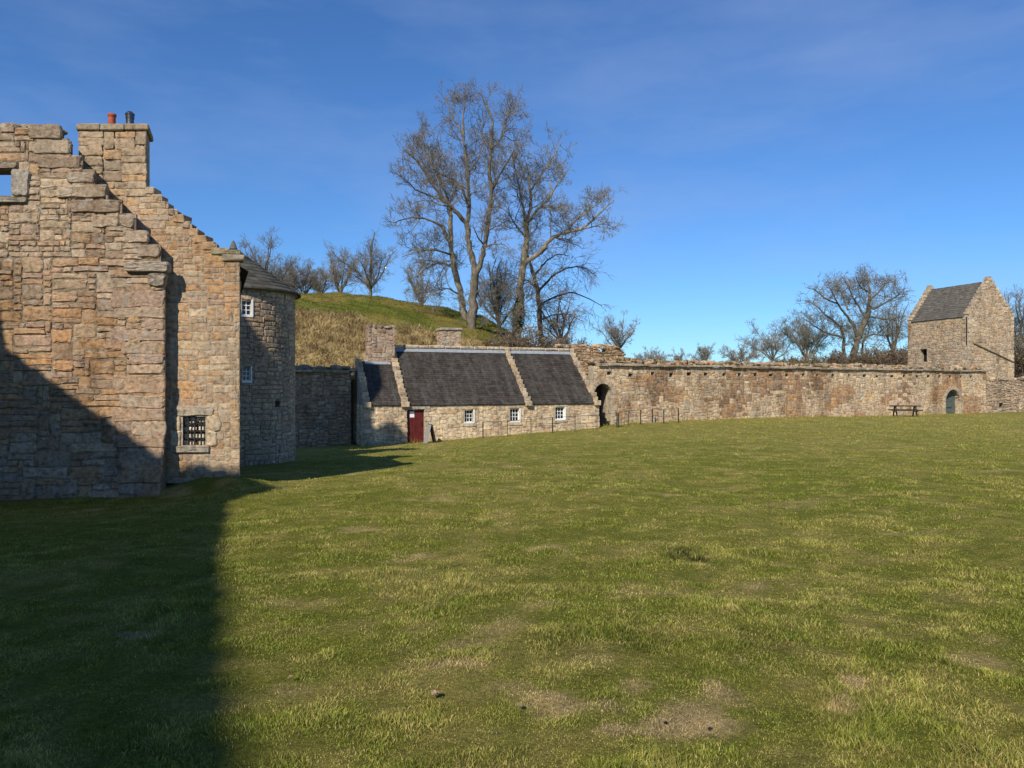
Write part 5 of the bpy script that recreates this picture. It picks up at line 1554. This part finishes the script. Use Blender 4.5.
# thickets ----------------------------------------------------------
def shrub(name, label, px0, px1, pyt, pyb, Y, seed, twig='twig_brown', cols=None, nst=70, group=None, nl=2500, ls=.06):
    rs = np.random.RandomState(seed)
    x0 = (px0 - 512) / F * Y; x1 = (px1 - 512) / F * Y; z0 = ZE + (HZ - pyb) / F * Y; H = (pyb - pyt) / F * Y
    t = thing(name, ((x0 + x1) / 2, Y, z0), label, 'shrub', group)
    n = 6; st = np.stack([x0 + (x1 - x0) * rs.rand(nst), Y + (rs.rand(nst) - .5) * (x1 - x0) * .5, np.full(nst, z0 - .2)], -1)
    d = norm(np.stack([rs.randn(nst) * .35, rs.randn(nst) * .35, np.ones(nst)], -1)); ln = H * (.6 + .5 * rs.rand(nst)) * (.75 + .25 * np.sin(np.pi * np.clip((st[:, 0] - x0) / (x1 - x0), .05, .95)))
    out = np.empty((nst, n, 3)); out[:, 0] = st; p = st
    for k in range(1, n):
        d = norm(d + rs.randn(nst, 3) * .2); p = p + d * (ln / (n - 1))[:, None]; out[:, k] = p
    rr = np.linspace(.03, .012, n)[None, :] * np.ones((nst, 1))
    tb = Tubes(); tb.add(out, rr, 4)
    rm = max(.006, .10 * Y / F)
    a, b = spawn(rs, out, rr, H * .07, H * .4, 5, .1, (25, 65), .1, .3, .03, .015, rm); tb.add(a, b, 3)
    a2, b2 = spawn(rs, a, b, H * .07, H * .2, 4, .1, (25, 65), .1, .3, .03, .015, rm); tb.add(a2, b2, 3)
    tb.build('branches', M[twig], t)
    if cols is not None:
        q = np.concatenate([a.reshape(-1, 3), a2.reshape(-1, 3)]); q = q[rs.randint(0, len(q), nl)] + rs.randn(nl, 3) * .05
        leaves('leaves', q, ls, np.array(cols), t)
    return t
BR = [(.24, .17, .095), (.28, .20, .10), (.18, .14, .07)]; GRN = [(.04, .055, .018), (.07, .075, .028), (.09, .075, .035)]
shrub('shrub', 'dark brown undergrowth around the foot of the ivy clad trunk', 503, 548, 320, 352, 53, 61, 'twig_brown', BR, 60, None, 2600, .06)
shrub('shrub', 'straggly undergrowth on the mound edge between the two big trunks', 480, 506, 336, 352, 51, 62, 'twig_brown', BR, 30, None, 1000, .05)
shrub('shrub', 'low tangle of twigs at the end of the mound above the cottage ridge', 548, 585, 330, 354, 55, 63, 'twig_brown', BR, 45, None, 1000, .05)
shrub('thicket', 'brown leafy thicket right of the oak trunk beside the gabled tower', 868, 914, 340, 370, 78, 64, 'twig_brown', BR, 120, None, 5000, .08)
shrub('thicket', 'brown thicket under the middle of the great oak', 822, 872, 347, 370, 79, 65, 'twig_brown', BR + BR + GRN, 110, None, 3500, .08)
shrub('thicket', 'thin olive thicket left of the great oak at the wall head', 778, 826, 352, 368, 80, 66, 'twig_olive', BR, 80, None, 2500, .08)
shrub('thicket', 'dark thicket at the right edge beyond the gabled tower', 1008, 1056, 322, 392, 84, 67, 'twig_brown', GRN + BR, 120, None, 9000, .11)
shrub('thicket', 'low pale scrub on the skyline right of the broken wall end', 632, 668, 349, 368, 100, 68, 'twig_pale', None, 60)

# ------------------------------------------------------------------ fence, signs, table
def post(parent, p, h, w=.035):
    m = MB(); m.bar(Vector(p) - Vector((0, 0, .15)), Vector(p) + Vector((0, 0, h)), w, w); m.build('post', M['iron'], parent)
def fence(name, label, pts, heavy, h, rails, grp=None):
    t = thing(name, pts[0], label, 'fence', grp)
    for i, p in enumerate(pts): post(t, p, h, .055 if i in heavy else .028)
    for z in rails:
        m = MB()
        for a, b in zip(pts[:-1], pts[1:]): m.bar(Vector(a) + Vector((0, 0, z)), Vector(b) + Vector((0, 0, z)), .014 if z < h - .1 else .02)
        m.build('rail', M['iron'], t)
    return t
fp = []
for px in (483, 507.5, 531, 552.5, 575, 597, 617):
    pl = Plane(OC - NC * 1.0, UC, -NC); u = pl.uv(px, 425)[0]; q = pl(u, 0, 0); fp.append(Vector((q.x, q.y, gz(q.x, q.y))))
fence('wire_fence', 'thin black iron fence along the front of the cottage', fp, (0, 3, 6), .82, (.4, .8))
fp2 = [fp[-1].copy()]
for px in (628.5, 640.7):
    pl = Plane(WO + WN * 1.3, WD, WN); u = pl.uv(px, 420)[0]; q = pl(u, 0, 0); fp2.append(Vector((q.x, q.y, gz(q.x, q.y))))
fp2[0] = fp2[0] + Vector((.09, 0, 0))
fence('wire_fence', 'short black railing by the arched opening in the courtyard wall', fp2, (0, 2), .82, (.8,))
fp3 = []
for px, off in ((652.3, .5), (663.8, 1.7), (678.4, 1.7)):
    pl = Plane(WO + WN * off, WD, WN); u = pl.uv(px, 420)[0]; q = pl(u, 0, 0); fp3.append(Vector((q.x, q.y, gz(q.x, q.y))))
fence('wire_fence', 'separate railing of three iron posts farthest along the courtyard wall', fp3, (0, 1, 2), .84, (.42, .83))

# sandwich board
sb = P(430, 440, 37.6); sx, sy = sb.x, sb.y; sz = gz(sx, sy)
bt = thing('sandwich_board', (sx, sy, sz), 'grey folding sandwich board standing beside the red door', 'sign')
for s in (-1, 1):
    m = MB()
    foot = Vector((sx, sy, sz)) + UC * (.24 * s); head = Vector((sx, sy, sz + .92)) + UC * (.03 * s)
    d_ = (head - foot); m.box((foot + head) / 2, NC * .32, d_ / 2, d_.cross(NC).normalized() * .018)
    m.build('board', M['board_grey'] if s < 0 else M['wood_dark'], bt)
m = MB(); m.bar(Vector((sx, sy, sz + .93)) - NC * .32, Vector((sx, sy, sz + .93)) + NC * .32, .05, .03); m.build('hinge', M['iron'], bt)

# picnic table
tx = P(905, 412, 53.0); tx.z = gz(tx.x, tx.y)
pt_ = thing('picnic_table', tx, 'dark wooden picnic table with attached benches in front of the courtyard wall', 'table')
dx = Vector((.95, -.30, 0)).normalized(); dy = Vector((-.30, -.95, 0)).normalized()
m = MB()
for i in range(5): m.box(tx + dy * (-.3 + .15 * i) + Vector((0, 0, .74)), dx * .95, dy * .068, (0, 0, .035))
m.build('tabletop', M['wood_dark'], pt_)
for s in (-1, 1):
    m = MB()
    for i in (0, 1): m.box(tx + dy * (s * (.62 + .15 * i)) + Vector((0, 0, .45)), dx * .95, dy * .066, (0, 0, .035))
    m.build('bench', M['wood_dark'], pt_)
for s in (-1, 1):
    for q in (-1, 1):
        m = MB(); m.bar(tx + dx * (.62 * s) + dy * (q * .72), tx + dx * (.62 * s) + dy * (q * .22) + Vector((0, 0, .72)), .09, .05); m.build('leg', M['wood_dark'], pt_)
    m = MB(); m.bar(tx + dx * (.66 * s) - dy * .8 + Vector((0, 0, .40)), tx + dx * (.66 * s) + dy * .8 + Vector((0, 0, .40)), .05, .09); m.build('brace', M['wood_dark'], pt_)

# fallen leaves
def leaf(px, py, s, label, group=None):
    x, y = on_ground(px, py); z = gz(x, y) + .035
    a = R(0, 6.28); c, sn = math.cos(a), math.sin(a); vs = []; fs = []
    m = MB(); n = 9
    for i in range(n):
        f = i / (n - 1); w = s * .42 * math.sin(math.pi * f) ** .8 * (1 + .2 * (-1) ** i); l = s * (f - .5) * 1.6; cz = .25 * s * math.cos(3 * (f - .5)) * R(.6, 1.2)
        for k in (-1, 0, 1):
            ux = l; uy = w * k; vs.append((x + ux * c - uy * sn, y + ux * sn + uy * c, z + cz - (.0 if k else .22 * s * math.sin(math.pi * f))))
    for i in range(n - 1):
        for k in (0, 1): fs.append((i * 3 + k, i * 3 + k + 1, (i + 1) * 3 + k + 1, (i + 1) * 3 + k))
    m.add([Vector(v) for v in vs], fs)
    o = m.build('fallen_leaf', M['leaf_dead'], None, (x, y, z)); return tag(o, label, 'leaf', group)
leaf(436, 700, .048, 'pale curled dead leaf lying left of the large bare patch in the lawn')
for px, py in ((663, 727), (708, 733), (520, 712), (291, 683)):
    leaf(px, py, R(.022, .032), 'small brown dead leaf lying on the foreground grass', 'small dead leaves on the foreground grass')

# ------------------------------------------------------------------ light, sky, camera
w = bpy.data.worlds.new('World'); scene.world = w; w.use_nodes = True
nt = w.node_tree
for n_ in list(nt.nodes): nt.nodes.remove(n_)
out = nt.nodes.new('ShaderNodeOutputWorld'); bg = nt.nodes.new('ShaderNodeBackground'); bg.inputs[1].default_value = .108
sky = nt.nodes.new('ShaderNodeTexSky'); sky.sky_type = 'NISHITA'; sky.sun_disc = False
sky.sun_elevation = SUN_EL; sky.sun_rotation = math.pi + SUN_AZ
sky.air_density = 1.0; sky.dust_density = .05; sky.ozone_density = 2.0; sky.altitude = 50
n_ = N(nt)
tc = nt.nodes.new('ShaderNodeTexCoord')
mp = nt.nodes.new('ShaderNodeMapping'); mp.inputs['Scale'].default_value = (1.2, 1.0, 4.0); mp.inputs['Rotation'].default_value = (0, .35, .3)
nt.links.new(tc.outputs['Generated'], mp.inputs[0])
ci = n_.ramp(n_.noise(mp.outputs[0], 2.2, 6, .55), [(.44, 0.), (.74, .30)])
sk = n_.mix(1.0, sky.outputs[0], (.48, .81, 1.23), 'MULTIPLY')
col = n_.mix(ci, sk, (3.6, 4.6, 7.2))
nt.links.new(col, bg.inputs[0]); nt.links.new(bg.outputs[0], out.inputs[0])

sl = bpy.data.lights.new('sun', 'SUN'); sl.energy = 5.0; sl.angle = math.radians(.42); sl.color = (1.0, .92, .79)
so = bpy.data.objects.new('sun', sl); COL.objects.link(so)
ld = Vector((math.sin(SUN_AZ) * math.cos(SUN_EL), math.cos(SUN_AZ) * math.cos(SUN_EL), -math.sin(SUN_EL)))
so.rotation_euler = ld.to_track_quat('-Z', 'Y').to_euler()

cd_ = bpy.data.cameras.new('camera'); cam = bpy.data.objects.new('camera', cd_); COL.objects.link(cam)
cam.location = (0, 0, ZE); cam.rotation_euler = (math.radians(90), 0, 0)
cd_.sensor_width = 36; cd_.lens = F / 1024 * 36; cd_.shift_y = 3 / 1024; cd_.clip_start = .1; cd_.clip_end = 6000
scene.camera = cam
scene.render.engine = 'CYCLES'
scene.view_settings.view_transform = 'Standard'; scene.view_settings.look = 'None'; scene.view_settings.exposure = 0; scene.view_settings.gamma = 1
